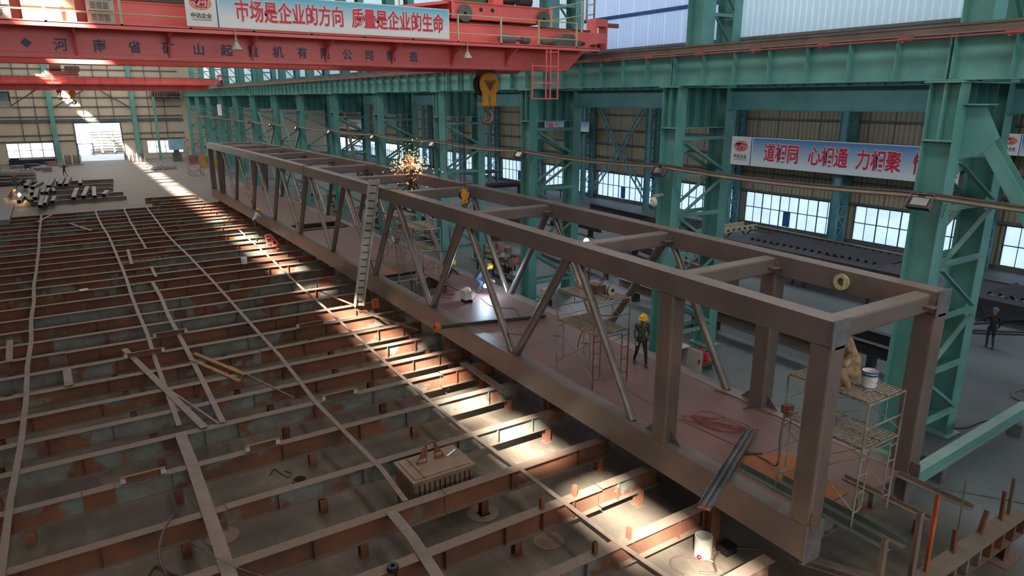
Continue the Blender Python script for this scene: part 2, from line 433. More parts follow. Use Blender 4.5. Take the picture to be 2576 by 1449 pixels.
# roof: main bay with a narrow open slit along its length, and the aisle roof
SX0, SX1 = -7.8, -6.4
struct('ceiling_left', MB().box(-14.2, SX0, -22.2, YW+.2, RZ, RZ+.1), M['roofm'])
struct('ceiling', MB().box(SX1, XC+.4, -22.2, YW+.2, RZ, RZ+.1), M['roofm'])
struct('ceiling_aisle', MB().box(XC-.1, XA+.3, -22.2, YW+.2, AZ, AZ+.1), M['roofm'])
y = -22.2; sl = 0
rs = random.Random(3)
while y < YW:      # ridge covers: short closed lengths between the gaps
    op = rs.choice([1.2, 1.8, 2.4, 3.4]); cl = rs.choice([.3, .5, .8, 1.4])
    y += op; sl += 1
    struct('ceiling_cover_%d' % sl, MB().box(SX0-.05, SX1+.05, y, min(y+cl, YW), RZ-.02, RZ+.08), M['roofm'])
    y += cl

# ------------------------------------------------------------------ lights
world = bpy.data.worlds.new('world'); scn.world = world; world.use_nodes = True
bg = world.node_tree.nodes['Background']; bg.inputs[0].default_value = (.62,.80,1,1); bg.inputs[1].default_value = 1.5
sd = Vector((.85, .85, -1)).normalized()
sun = bpy.data.lights.new('sun', 'SUN'); sun.energy = 62; sun.angle = math.radians(1.8); sun.color = (1,.92,.78)
so = bpy.data.objects.new('sun', sun); COL.objects.link(so); so.rotation_euler = sd.to_track_quat('-Z', 'Y').to_euler(); so.location = (-10,0,40)
def area(name, x, y, z, sx, sy, e, col=(1,1,1)):
    l = bpy.data.lights.new(name, 'AREA'); l.shape = 'RECTANGLE'; l.size = sx; l.size_y = sy; l.energy = e; l.color = col
    o = bpy.data.objects.new(name, l); COL.objects.link(o); o.location = (x,y,z); return o
def area2(name, loc, sx, sy, e, col, rot):
    o = area(name, loc[0], loc[1], loc[2], sx, sy, e, col); o.rotation_euler = rot; return o
area('skylight_main_right', 13, 62, RZ-.1, 3, 150, 6500, (1,.95,.88))
area('skylight_main_left', 2, 62, RZ-.1, 2.4, 150, 3000, (1,.94,.86))
area('skylight_far', 5, 122, RZ-.1, 20, 36, 3800, (1,.98,.95))
area('skylight_aisle', 36, 60, AZ-.12, 5, 150, 6500, (.86,.94,1))
# added fill lights just inside the left wall and the wall behind the camera
area2('window_band_left', (-13.9, 60, 16.5), 5, 150, 4000, (1,.98,.95), (0,math.radians(-90+18),0))
area2('window_band_near', (14, -21.8, 13), 40, 8, 6200, (.94,.98,1), (math.radians(90-8),0,0))
def point(name, loc, e, col, r=.08):
    l = bpy.data.lights.new(name, 'POINT'); l.energy = e; l.color = col; l.shadow_soft_size = r
    o = bpy.data.objects.new(name, l); COL.objects.link(o); o.location = loc; return o
scn.view_settings.view_transform = 'Standard'; scn.view_settings.look = 'None'
scn.view_settings.gamma = 1; scn.view_settings.use_curve_mapping = False; scn.view_settings.exposure = .08
scn.cycles.max_bounces = 6; scn.cycles.diffuse_bounces = 4; scn.cycles.caustics_reflective = False; scn.cycles.caustics_refractive = False
scn.cycles.sample_clamp_indirect = 4

# ------------------------------------------------------------------ main colonnade x 19.8 .. 23.1
ZR = 10.97
def lacing(t, yy, z0, m, xa=20.28, xb=22.58, zs=None):
    zs = zs or [8.95, 7.55, 5.95, 4.31, 2.6, .95]
    for i, z in enumerate(zs):
        MB().lsec((xa-.05,yy,z),(xb+.05,yy,z),.13).build('rung', m, t)
        if i+1 < len(zs):
            a, b = ((xa,z),(xb,zs[i+1])) if i % 2 == 0 else ((xb,z),(xa,zs[i+1]))
            MB().lsec((a[0],yy,a[1]-.12),(b[0],yy,b[1]+.12),.15, up=(1,0,0)).build('diagonal', m, t)
def big_column(y, full=True):
    t = thing('steel_column', '', 'column', (20.05, y, 0), 'twin-legged teal columns along the crane runway')
    m = M['teal']
    MB().hsec((20.05,y,0),(20.05,y,ZR-.05),.5,.8,.025,.02,up=(0,1,0)).build('front_leg', m, t)
    MB().hsec((22.8,y,0),(22.8,y,RZ-.2),.5,.8,.025,.02,up=(0,1,0)).build('rear_leg', m, t)
    MB().hsec((21.2,y,ZR+.0),(21.2,y,RZ-.2),.66,.8,.025,.02,up=(0,1,0)).build('upper_leg', m, t)
    s = MB(); s.box(19.8,20.04,y-.02,y+.02,9.45,ZR-.06).box(19.78,20.04,y-.39,y+.39,9.4,9.45).box(19.7,20.4,y-.5,y+.5,ZR-.05,ZR)
    s.build('bearing_stiffener', m, t)
    c = MB(); c.box(20.3,22.55,y-.02,y+.02,9.45,ZR-.05); c.box(20.3,22.55,y-.35,y+.35,9.4,9.44); c.box(20.3,22.9,y-.4,y+.4,ZR-.05,ZR-.01)
    for x in (20.9, 21.5, 22.1): c.box(x-.01,x+.01,y-.3,y+.3,9.45,ZR-.05)
    c.build('head_plate', m, t)
    for k, z in enumerate((12.2, 13.55, 14.9, 16.2)):
        MB().box(21.5,22.55,y-.36,y+.3,z,z+.12).build('batten', m, t)
        MB().lsec((21.55,y-.38,z-.1),(22.5,y-.38,z-1.1),.12,up=(1,0,0)).build('diagonal', m, t)
    lacing(t, y-.39, 0, m)
    if full: lacing(t, y+.37, 0, m)
    for x, z in ((20.5,8.8),(22.35,7.6),(20.5,5.95),(22.35,4.35),(20.5,2.6)):
        g = MB().poly([(x-.3 if x < 21 else x+.3, y-.41, z+.35),(x-.3 if x < 21 else x+.3, y-.41, z-.35),(x+.1 if x < 21 else x-.1, y-.41, z-.15),(x+.1 if x < 21 else x-.1, y-.41, z+.15)], .012, 1)
        g.build('gusset_plate', m, t)
    MB().box(19.6,20.5,y-.55,y+.55,0,.06).box(22.4,23.2,y-.55,y+.55,0,.06).build('base_plate', m, t)
    return t
for k, y in enumerate(CY):
    t = big_column(y, k < 6)
    t['label'] = 'teal twin-legged steel column on the crane runway line, %s from the camera end' % ORD[k]
# runway girders, one per bay
for k in range(-2, 14):
    ya = CY[0]+9.93*k; yb = min(ya+9.93, YW-.2)
    t = thing('crane_runway_girder', 'teal crane runway girder resting on the columns, %s bay' % (ORD[k+2]), 'crane girder', (20.0, ya, ZR), 'crane runway girders on the columns')
    b = MB().hsec((20.05,ya+.02,ZR+.6),(20.05,yb-.02,ZR+.6),.5,1.18,.025,.016)
    s = b; n = 7
    for j in range(n+1):
        yy = ya+.05+(yb-ya-.1)*j/n; s.box(19.82,20.04,yy-.012,yy+.012,ZR+.05,ZR+1.16)
    b.build('girder_beam', M['teal'], t)
    s = MB(); s.box(20.3,20.8,ya+.02,yb-.02,ZR+1.1,ZR+1.13)
    s.build('walkway_plate', M['teal'], t)
    r = MB(); r.box(20.0,20.1,ya,yb,ZR+1.19,ZR+1.24).box(20.03,20.07,ya,yb,ZR+1.24,ZR+1.38).box(20.005,20.095,ya,yb,ZR+1.38,ZR+1.44)
    tag(r.build('crane_rail', M['railsteel']), 'brown crane rail on top of the runway girder, %s bay' % ORD[k+2], 'rail', 'crane rail lengths')
    # conductor rail on brackets
    tt = thing('conductor_rail', 'thin reddish conductor rail along the runway girder, %s bay' % ORD[k+2], 'conductor rail', (19.5, ya, ZR+1.0), 'conductor rails along the runway')
    MB().tube((19.62,ya,ZR+1.08),(19.62,yb,ZR+1.08),.035,6).tube((19.62,ya,ZR+1.15),(19.62,yb,ZR+1.15),.02,6).build('conductor_bar', M['redrail'], tt)
    for j in range(4):
        yy = ya+1.2+j*2.45
        if yy < yb-.3:
            MB().box(19.58,19.85,yy-.03,yy+.03,ZR+1.0,ZR+1.04).box(19.6,19.66,yy-.28,yy+.12,ZR+1.04,ZR+1.2).build('bracket', M['redrail'], tt)
# deep rear girder under the roof of the aisle (seen between the column legs)
for k in range(-1, 13):
    ya = CY[0]+9.93*k; yb = ya+9.93
    t = MB().hsec((22.8,ya+.42,ZR-.45),(22.8,yb-.42,ZR-.45),.3,.85,.02,.012).build('tie_beam', M['teal_far'])
    tag(t, 'dark teal tie beam between the rear column legs, %s bay' % ORD[k+1], 'beam', 'tie beams between rear legs')
# pipe bundles along the columns at 8 m, sagging between brackets
for k in range(-1, 12):
    ya = CY[0]+9.93*k; yb = ya+9.93
    t = thing('pipe_rack', 'sagging bundle of dusty pipes slung between the columns, %s bay' % ORD[k+1], 'pipe bundle', (19.6, ya, 7.9), 'pipe bundles along the columns')
    for j, (dx, dz, r, m) in enumerate(((0,0,.05,'pipedust'),(.10,.03,.03,'strip'),(.02,.1,.026,'cable'),(.13,.11,.024,'cable'),(.2,.02,.03,'strip'))):
        pts = []
        for q in range(9):
            u = q/8; pts.append((19.52+dx, ya+.1+(yb-ya-.2)*u, 7.93+dz-.12*math.sin(PI*u)))
        MB().pipe(pts, r, 6).build('pipe', M[m], t)
    MB().box(19.45,19.85,ya-.05,ya+.05,7.8,7.88).build('bracket', M['strip'], t)
# floodlights on the columns
for k, y in enumerate(CY[:9]):
    t = thing('floodlight', '', 'floodlight', (19.55, y, 7.7), 'floodlights on the columns')
    c = V(19.45, y-.02, 7.78)
    R_ = Matrix.Rotation(math.radians(38), 3, 'Y') @ Matrix.Identity(3)
    b = MB().box(-.07,.07,-.3,.3,-.2,.2); b.v = [R_@v+c for v in b.v]; b.build('housing', M['black'], t)
    b = MB().box(-.085,-.068,-.22,.22,-.13,.1); b.v = [R_@v+c for v in b.v]; b.build('glass', M['lens'], t)
    b = MB().box(-.12,.02,-.32,-.3,-.21,.21).box(-.12,.02,.3,.32,-.21,.21).box(-.12,.02,-.32,.32,.2,.215); b.v = [R_@v+c for v in b.v]; b.build('visor', M['strip'], t)
    b = MB().bar(c+V(.05,0,-.1),(19.82,y,7.62),.05,.02); b.build('bracket', M['dark'], t)
    MB().pipe([c+V(.1,-.1,-.15),(19.7,y-.3,7.45),(19.9,y-.42,7.4),(20.0,y-.43,7.75)],.012,5).build('cable', M['strip'], t)
    t['label'] = 'black square floodlight on the teal column, %s from the camera end' % ORD[k]
# big diagonal brace of the nearest bay, going toward the camera side
t = thing('diagonal_brace', 'big teal diagonal brace bolted to the nearest column', 'brace', (20.5, 9.2, 8), None)
MB().hsec((20.5,8.85,9.75),(20.5,2.5,-.6+1.2),.34,.42,.02,.014,up=(1,0,0)).build('brace_member', M['teal'], t)
MB().poly([(20.28,9.2,10.35),(20.28,8.75,10.35),(20.28,8.3,9.55),(20.28,8.75,9.05),(20.28,9.2,8.95)],.02,0).box(20.05,20.6,8.6,9.2,10.35,10.39).build('gusset_plate', M['teal'], t)
# low struts / diagonal bracing of the near bays (teal angle bars)
for i, (k, za, zb) in enumerate(((6,9.0,.6),(7,9.0,.6))):
    ya, yb = CY[k]+.5, CY[k+1]-.5
    t = thing('cross_brace', 'crossed teal braces between two far columns, %s pair' % ORD[i], 'brace', (20.4, ya, 0), 'crossed braces')
    MB().bar((20.4,ya,za),(20.4,yb,zb),.16,.16).build('brace_member', M['teal'], t)
    MB().bar((20.55,ya,zb),(20.55,yb,za),.16,.16).build('brace_member', M['teal'], t)
# portal brace frame (dusty V lattice) hanging in the fifth bay
t = thing('lattice_frame', 'dusty V-shaped lattice frame standing between the teal columns', 'lattice frame', (26, 70, 0))
A = V(30,86.5,9.9); B = V(30,74.8,9.9); Cc = V(30,80.6,.2)
for p, q in ((A+V(0,-1,0),Cc),(B+V(0,1,0),Cc+V(0,-.6,0)),):
    MB().bar(p, q, .28, .28).build('chord', M['strip'], t)
for i in range(6):
    u = i/6; p = A+V(0,-1,0); q = B+V(0,1,0)
    P1 = p.lerp(Cc,u); P2 = q.lerp(Cc,u); P3 = q.lerp(Cc,min(1,u+1/6))
    MB().bar(P1,P2,.12,.12).build('rung', M['strip'], t); MB().bar(P1,P3,.1,.1).build('diagonal', M['strip'], t)

# left colonnade seen far away
for k, y in enumerate((123.0, 133.2)):
    t = thing('steel_column', 'teal column at the far left edge, %s one' % ('nearer' if k == 0 else 'further'), 'column', (-8.9,y,0), 'columns at the far left')
    MB().hsec((-8.9,y,0),(-8.9,y,ZR),.6,.8,.03,.02,up=(0,1,0)).build('front_leg', M['teal'], t)
    MB().hsec((-11,y,0),(-11,y,RZ-.2),.6,.8,.03,.02,up=(0,1,0)).build('rear_leg', M['teal'], t)
    MB().box(-10.8,-9.1,y-.4,y-.36,ZR-1.2,ZR).build('head_plate', M['teal'], t)
for k, (y0, y1) in enumerate(((90,YW-.2),)):
    t = MB().hsec((-8.9,y0,ZR+.6),(-8.9,y1,ZR+.6),.5,1.18,.03,.02).build('crane_runway_girder', M['teal'])
    tag(t, 'teal crane runway girder on the left side of the hall', 'crane girder')
    t = MB().box(-8.95,-8.85,y0,y1,ZR+1.19,ZR+1.44).build('crane_rail', M['rust'])
    tag(t, 'crane rail on the left runway girder', 'rail')
# far wall columns and bracing
for i, (xb, nm) in enumerate(((-.8,'left of'),(11.5,'right of'))):
    t = MB().hsec((xb,YW-.62,0),(xb,YW-.62,RZ-.1),.7,.7,.03,.02,up=(0,1,0)).build('wall_post', M['teal'])
    tag(t, 'tall teal post on the far wall %s the big door' % nm, 'column', 'posts of the far wall')
for i, (p, q) in enumerate((((4.7,12.2),(-.3,9.2)),((6.5,12.2),(11.2,9.0)))):
    t = MB().tube((p[0],YW-.5,p[1]),(q[0],YW-.5,q[1]),.1,8).build('wall_brace', M['girt'])
    tag(t, 'sloping tube brace high on the far wall, %s half' % ('left' if i == 0 else 'right'), 'brace', 'tube braces on the far wall')
t = MB()
for k in range(12): t.box(14.6+k*.4,14.62+k*.4,YW-2.4,YW-.3,11.0,12.1)
t.box(14.4,19.4,YW-.34,YW-.3,11.0,12.1).box(14.4,19.4,YW-2.4,YW-.3,10.9,11.0)
tag(t.build('ribbed_cross_girder', M['galv']), 'pale ribbed girder across the right end of the far wall', 'girder')
tag(MB().box(14.55,14.95,YW-2.4,YW-2.0,0,10.9).build('end_post', M['teal']), 'teal post under the pale ribbed girder by the far wall', 'column')

# ------------------------------------------------------------------ side aisle columns
def lat_column(y, label):
    t = thing('lattice_column', label, 'column', (48.0, y, 0), 'lattice columns of the side aisle')
    m = M['teal_far']
    MB().hsec((47.5,y,0),(47.5,y,10.95),.3,.6,.02,.014,up=(0,1,0)).build('front_leg', m, t)
    MB().hsec((48.6,y,0),(48.6,y,AZ-.1),.3,.6,.02,.014,up=(0,1,0)).build('rear_leg', m, t)
    z = .4; i = 0
    while z < 10.2:
        a, b = (47.6,48.5) if i % 2 == 0 else (48.5,47.6)
        s = MB(); s.bar((a,y-.28,z),(b,y-.28,z+.8),.09,.03,up=(0,1,0)); s.build('diagonal', m, t)
        MB().bar((47.6,y-.28,z+.8),(48.5,y-.28,z+.8),.08,.03,up=(0,1,0)).build('rung', m, t)
        z += .82; i += 1
    return t
lc = None
for k in range(0, 12):
    y = 9.6+9.93*k; lb = 'teal lattice column against the side aisle wall, %s from the camera end' % ORD[k]
    if lc is None: lc = lat_column(y, lb)
    else: dup(lc, (48.0, y, 0), lb)
for k in range(-1, 12):
    ya = 9.6+9.93*k
    t = thing('crane_runway_girder', 'dark teal runway girder along the side aisle wall, %s bay' % ORD[k+1], 'crane girder', (47.5,ya,ZR), 'runway girders of the side aisle')
    s = MB().hsec((47.5,ya+.02,ZR+.5),(47.5,ya+9.9,ZR+.5),.4,.95,.02,.014)
    for j in range(9): s.box(47.32,47.49,ya+.1+j*1.21,ya+.12+j*1.21,ZR+.05,ZR+.95)
    s.build('girder_beam', M['teal_far'], t)
# X bracing with ladder-like members in one bay of the aisle wall
t = thing('cross_brace', 'large crossed lattice braces in front of the side aisle wall', 'brace', (48.2, 54.3, 0))
for ya, yb in ((58.7,50.0),(49.8,58.6)):
    for (p, q) in (((48.15,ya,10.6),(48.15,(ya+yb)/2,4.9)),((48.15,(ya+yb)/2,4.9),(48.15,ya,.3))):
        p, q = V(p), V(q); dv = V(0,0,.75)
        MB().bar(p,q,.1,.14).build('brace_member', M['teal_far'], t)
        MB().bar(p+dv,q+dv,.1,.14).build('brace_member', M['teal_far'], t)
        for j in range(1,7):
            u = j/7; MB().bar(p.lerp(q,u),p.lerp(q,u)+dv,.06,.06,up=(1,0,0)).build('rung', M['teal_far'], t)

# ------------------------------------------------------------------ lettering
def text_mesh(name, s, size, m, parent, origin, xdir, zdir, sx=1.0, off=.0, ext=.002, spacing=1.0):
    "flat lettering: origin = lower left, xdir = reading direction, zdir = up"
    c = bpy.data.curves.new(name, 'FONT'); c.body = s; c.size = size; c.extrude = ext; c.offset = off; c.space_character = spacing
    c.resolution_u = 3
    o = bpy.data.objects.new(name, c); COL.objects.link(o)
    me = bpy.data.meshes.new_from_object(o.evaluated_get(bpy.context.evaluated_depsgraph_get()))
    bpy.data.objects.remove(o); bpy.data.curves.remove(c)
    xd, zd = Vector(xdir), Vector(zdir); nd = xd.cross(zd)
    base = Vector(origin)-wloc(parent)
    for v in me.vertices: v.co = base+xd*v.co.x*sx+zd*v.co.y+nd*v.co.z
    me.materials.clear(); me.materials.append(m)
    o = bpy.data.objects.new(name, me); COL.objects.link(o); o.parent = parent; LOC[o.name] = wloc(parent)
    return o
def sign_face_mat(name, top, bot, z0, z1):
    m, nt, out = nodes(name); b = nt.nodes.new('ShaderNodeBsdfPrincipled'); b.inputs['Roughness'].default_value = .45
    g = nt.nodes.new('ShaderNodeNewGeometry'); sx = nt.nodes.new('ShaderNodeSeparateXYZ'); nt.links.new(g.outputs['Position'], sx.inputs[0])
    nt.links.new(mix(nt, ramp(nt, sx.outputs[2], z0, z1), bot, top), b.inputs['Base Color']); nt.links.new(b.outputs[0], out.inputs[0]); return m
M['bannercrane'] = sign_face_mat('banner_print_crane', C3(70,180,214), C3(222,226,226), 12.75, 13.4)
M['bannerwall'] = sign_face_mat('banner_print_wall', C3(22,120,186), C3(214,222,226), 5.6, 7.6)
M['bannerwall2'] = sign_face_mat('banner_print_small', C3(30,128,190), C3(214,222,226), 7.3, 8.2)
def banner(label, origin, L, H, xd, face, words, logo=True, group=None):
    "origin = lower left corner seen from the front; xd = reading direction"
    o = Vector(origin); xd = Vector(xd); zd = V(0,0,1); nd = xd.cross(zd)
    t = thing('banner', label, 'banner', o, group)
    def quad(name, u0, u1, z0, z1, m, d0, d1):
        b = MB()
        vs = [o+xd*u+zd*z+nd*d for u in (u0,u1) for z in (z0,z1) for d in (d0,d1)]
        b.add(vs, [(0,1,3,2),(4,6,7,5),(0,4,5,1),(2,3,7,6),(0,2,6,4),(1,5,7,3)]); return b.build(name, m, t)
    fr = H*.03
    quad('panel', 0, L, 0, H, M['sign'], -.04, 0)
    u0 = 0
    if logo:
        u0 = H*.83
        b = MB(); c = o+xd*H*.42+zd*H*.66+nd*.004
        vs = [c+xd*math.cos(2*PI*k/28)*H*.31+zd*math.sin(2*PI*k/28)*H*.2 for k in range(28)]
        b.add(vs+[v+nd*.004 for v in vs], [tuple(range(28)), tuple(range(28,56))]+[(k,(k+1)%28,28+(k+1)%28,28+k) for k in range(28)])
        b.build('emblem_disc', M['signorange'], t)
        def strokes(name, w, m, d):
            b = MB()
            for (a, z1_, a2, z2_) in ((-.26,.06,.02,.12),(-.26,.06,-.1,.0),(-.02,.14,-.1,-.02),(-.1,.02,-.12,-.12),(-.12,-.12,.16,-.13),(.16,-.13,.2,.08),(.2,.08,.02,.08),(.06,.16,.05,.1),(.03,.08,.02,-.06),(-.2,.1,-.02,.06),(-.04,-.06,.1,-.06),(.1,.04,.1,-.06),(0,-.19,0,-.16)):
                b.bar(c+xd*a*H+zd*z1_*H+nd*d, c+xd*a2*H+zd*z2_*H+nd*d, w*H, .004, up=nd)
            b.build(name, m, t)
        strokes('emblem_outline', .075, M['sign'], .007); strokes('emblem', .045, M['signred'], .010)
        text_mesh('small_lettering', '中达企业', H*.15, M['signink'], t, o+xd*H*.12+zd*H*.25+nd*.004, xd, zd, .98, .004*H)
        text_mesh('small_lettering', 'ZHONGDAENTERPRISE', H*.055, M['signink'], t, o+xd*H*.16+zd*H*.17+nd*.004, xd, zd, .93)
        quad('stripe', H*.85, H*.89, 0, H, M['blue'], 0, .004)
        u0 = H*.93
    quad('printed_face', u0, L-fr, fr, H-fr, face, 0, .003)
    for (txt, u, size, sx) in words:
        text_mesh('lettering_outline', txt, size, M['sign'], t, o+xd*u+zd*(H*.5-size*.36)+nd*.006, xd, zd, sx, size*.050)
        text_mesh('lettering', txt, size, M['signred'], t, o+xd*u+zd*(H*.5-size*.36)+nd*.010, xd, zd, sx, size*.022)
    return t
# crane banner: x 3.4 .. 11.62, z 12.46 .. 13.41 on the handrail at y = 22
CRY = 22.0
banner('long sky-blue slogan banner with red characters on the near crane walkway', (3.4, CRY-.06, 12.47), 8.22, .95, (1,0,0), M['bannercrane'],
       [('市场是企业的方向', 1.3, .62, .652), ('质量是企业的生命', 4.77, .62, .652)], True)
banner('large blue slogan banner on the side aisle wall behind the nearest column', (47.0, 39.0, 5.25), 17.9, 2.3, (0,-1,0), M['bannerwall'],
       [('道相同', 3.25, 1.5, .71), ('心相通', 7.2, 1.5, .71), ('力相聚', 11.0, 1.5, .71), ('情相融', 14.95, 1.5, .66)], True, None)
banner('small slogan banner with tightly packed red characters behind the third column', (47.0, 65.9, 7.15), 8.0, 1.0, (0,-1,0), M['bannerwall2'],
       [('质量重于泰山', .3, .5, .92), ('安全高于一切', 3.5, .5, .92)], False)
banner('distant half-hidden slogan banner behind the V-shaped lattice frame', (47.0, 137.5, 4.9), 14, 1.9, (0,-1,0), M['bannerwall'],
       [('安全生产', .4, 1.2, 1.0), ('文明施工', 7.2, 1.2, 1.0)], False)
banner('cream-edged slogan banner cut off by the right picture edge', (47.0, 19.2, 7.3), 9, 1.25, (0,-1,0), M['bannerwall2'], [('团结拼搏', 2.0, .8, .9)], True)
tag(MB().box(19.3,19.34,104.6,107.4,8.3,9.8).build('notice_board', M['sign']), 'blank whitish notice board hung on a far column', 'notice board')

# ------------------------------------------------------------------ floor grid of rusty beams
BY = [7.6,9.75,11.75,13.65,15.95,18.5,20.65,22.5,24.4,26.5,28.45,30.45,32.4,34.3,36.3,38.4,40.5,42.3,44.2,46.4,48.4,50.2,52.3,54.3,56.1,58.5,60.3,62.1,64.2,66.2,68.2,70.2]
ZT = 1.0
rb = random.Random(11)
for i, y in enumerate(BY):
    if i > 0:
        xe = 12.25+rb.uniform(-.15,.35); xs = -6.8 if y > 20 else -3.4
    else: xs, xe = 8.7, 11.5
    t = thing('floor_beam', 'dusty rust-stained I-beam laid across the floor, %s from the camera end' % ORD[i], 'steel beam', ((xs+xe)/2, y, 0), 'parallel I-beams laid on the floor')
    n = 2 if i % 2 else 1
    cuts = [xs] + sorted(rb.uniform(xs+2, xe-2) for _ in range(n)) + [xe] if xe-xs > 6 else [xs, xe]
    for a, b in zip(cuts[:-1], cuts[1:]):
        h = rb.choice([.55,.55,.55,.5]); wd = rb.choice([.27,.3,.3]); dz = rb.uniform(-.012,.012)
        s = MB().hsec((a+.01,y,ZT-h/2+dz),(b-.01,y,ZT-h/2+dz),wd,h,.014,.01)
        xx = a+rb.uniform(.5,2)
        while xx < b-.3:
            s.box(xx-.005,xx+.005,y-.13,y-.006,ZT-h+.02,ZT-.02); xx += rb.uniform(.9,3.2)
        s.build('beam_length', M['beam'], t)
    x = xe-.35-rb.uniform(0,.4)
    while x > xs+.3:
        l = MB().hsec((x,y,0),(x,y,.455),.2,.2,.01,.008,up=(0,1,0)).build('leg', M['legp'] if rb.random() < .5 else M['rust'], t)
        f_ = MB().box(x-.14,x+.14,y-.14,y+.14,0,.012).build('foot_plate', M['strip'], t); f_.parent = l
        x -= rb.choice([3.3,3.6,3.9])
# long flat bars laid over the beams
STR = [
 ('long wavy flat bar over the floor beams, leftmost', [(-2.37,70),(-2.34,53),(-2.28,36),(-2.21,26),(-2.3,19),(-2.36,14.5)], .16),
 ('long wavy flat bar over the floor beams, second from the left', [(1.6,70),(1.9,48),(1.81,35),(1.82,27),(1.74,21.2)], .15),
 ('wide flat bar over the nearest floor beams, left of the crate', [(1.72,20.7),(1.7,18.4),(1.69,15.3),(1.63,13.2),(1.6,11)], .3),
 ('short flat bar over the far floor beams beside the second long bar', [(3.83,71),(3.7,62),(3.64,50)], .14),
 ('flat bar over the middle floor beams left of the wooden planks', [(3.05,40.5),(2.97,33.5),(2.9,27.6),(2.92,24.3),(2.89,20.7)], .17),
 ('long wavy flat bar over the floor beams, running to the crate', [(5.64,71),(5.42,55),(5.61,46.6),(5.8,35),(5.8,25.5),(5.7,20.6),(5.89,15.5),(5.8,13.8)], .14),
 ('short flat bar over the nearest beams in front of the crate', [(5.33,13.6),(5.29,12.4),(5.2,10.7)], .26),
 ('long flat bar over the beams lying in the strip of sunlight', [(10.3,54),(9.76,42.6),(9.39,34.7),(9.19,27.5),(8.95,22.2),(8.9,18.5),(8.9,16),(9.0,13.5),(9.07,9.8),(9.2,8.3)], .12)]
def ribbon(pts, wd, z=ZT, th=.012):
    b = MB()
    for (x0,y0),(x1,y1) in zip(pts[:-1], pts[1:]):
        b.bar((x0,y0,z+th/2+.012),(x1,y1,z+th/2+.012),wd,th)
    return b
for lb, pts, wd in STR:
    q = []
    for (a,b) in zip(pts[:-1], pts[1:]):
        n = max(1, int(abs(a[1]-b[1])/3)); q += [(a[0]+(b[0]-a[0])*j/n+rb.uniform(-.05,.05), a[1]+(b[1]-a[1])*j/n) for j in range(n)]
    q.append(pts[-1])
    tag(ribbon(q, wd, ZT+.005).build('flat_bar', M['strip']), lb, 'flat bar', 'flat bars laid over the beams')
def loose(name, lb, cat, p, q, wd, m, z=ZT+.03, th=.012):
    return tag(MB().bar((p[0],p[1],z),(q[0],q[1],z),wd,th).build(name, M[m]), lb, cat)
loose('flat_bar','loose long grey flat bar lying diagonally across the left beams','flat bar',(.88,29.5),(2.35,20.6),.22,'strip',ZT+.045)
loose('flat_bar','thin rod bar beside the diagonal flat bar','flat bar',(1.85,24.2),(2.75,20.7),.06,'strip',ZT+.04)
loose('flat_bar','thin long rod sloping to the right of the wooden planks','flat bar',(4.0,25.4),(5.2,21.3),.04,'strip',ZT+.04)
loose('plank','light plank lying across the beam ends beside the truss','plank',(11.38,21.0),(11.3,17.9),.3,'strip',ZT+.04,.04)
loose('plank','orange-brown wooden plank, upper one of the pair on the left beams','plank',(3.1,27.3),(4.25,24.1),.16,'wood',ZT+.09,.05)
loose('plank','orange-brown wooden plank, lower one of the pair on the left beams','plank',(2.9,26.9),(4.0,23.7),.16,'wood',ZT+.035,.05)
loose('flat_bar','short flat bar bridging two left beams near the picture edge','flat bar',(-1.05,28.3),(-1.0,26.5),.26,'strip')
loose('flat_bar','short flat bar bridging two middle beams','flat bar',(2.6,50.4),(2.45,45.6),.18,'strip')
loose('flat_bar','small bar bridging two beams below the rod ladder','flat bar',(3.35,44.3),(3.3,41.5),.16,'strip')
loose('flat_bar','double bar at the far left edge of the grid','flat bar',(-2.95,33.2),(-2.85,30.3),.22,'strip')
loose('flat_bar','long bar leaning across the beams near the white ladder','flat bar',(10.4,29.6),(11.6,25.3),.16,'strip')
loose('flat_bar','short bar across the beams left of the white ladder','flat bar',(10.0,33.5),(10.6,30.3),.14,'strip')
loose('flat_bar','thin bar over the far beams at the left','flat bar',(-.4,64),(.9,59.5),.2,'strip')
loose('flat_bar','pale flat bar leaning toward the far left beams','flat bar',(-2.6,66),(-1.6,70),.25,'strip')
loose('metal_plate','small square pale plate on a left beam','plate',(-.35,40.5),(.05,40.62),.45,'offwhite',ZT+.02)
# rod ladder lying on the beams
t = thing('rod_ladder','thin steel rod ladder lying on the middle beams','ladder',(3.2,46,ZT+.03))
MB().tube((1.95,45.7,ZT+.03),(4.6,46.1,ZT+.03),.02,6).build('rail',M['strip'],t); MB().tube((1.95,46.7,ZT+.03),(4.6,47.1,ZT+.03),.02,6).build('rail',M['strip'],t)
for j in range(8): MB().tube((2.15+j*.32,45.73+j*.05,ZT+.03),(2.15+j*.32,46.73+j*.05,ZT+.03),.015,5).build('rung',M['strip'],t)
# small channel pieces (jig stops) on the beams
for i, (x, y, L, d) in enumerate(((.0,18.5,1.05,'under the second long bar'),(3.05,18.5,.95,'just left of the pipe stub'),(5.9,20.65,1.2,'in front of the lower sunlit floor'),(.8,28.45,1.4,'under the loose diagonal bar'),(2.0,30.45,1.3,'left of the wooden planks'),(7.3,28.45,1.3,'behind the sunlit gap'))):
    t = thing('channel_piece','short rusty channel piece set on a floor beam, %s' % d,'channel',(x+L/2,y,ZT+.005),'short channel pieces on the beams')
    MB().csec((x,y-.02,ZT+.105),(x+L,y-.02,ZT+.105),.1,.18,.012).build('channel_body',M['rust'],t)
    for e in (x, x+L-.12): MB().box(e,e+.12,y-.1,y-.08,ZT+.02,ZT+.19).build('end_plate',M['offwhite'],t)
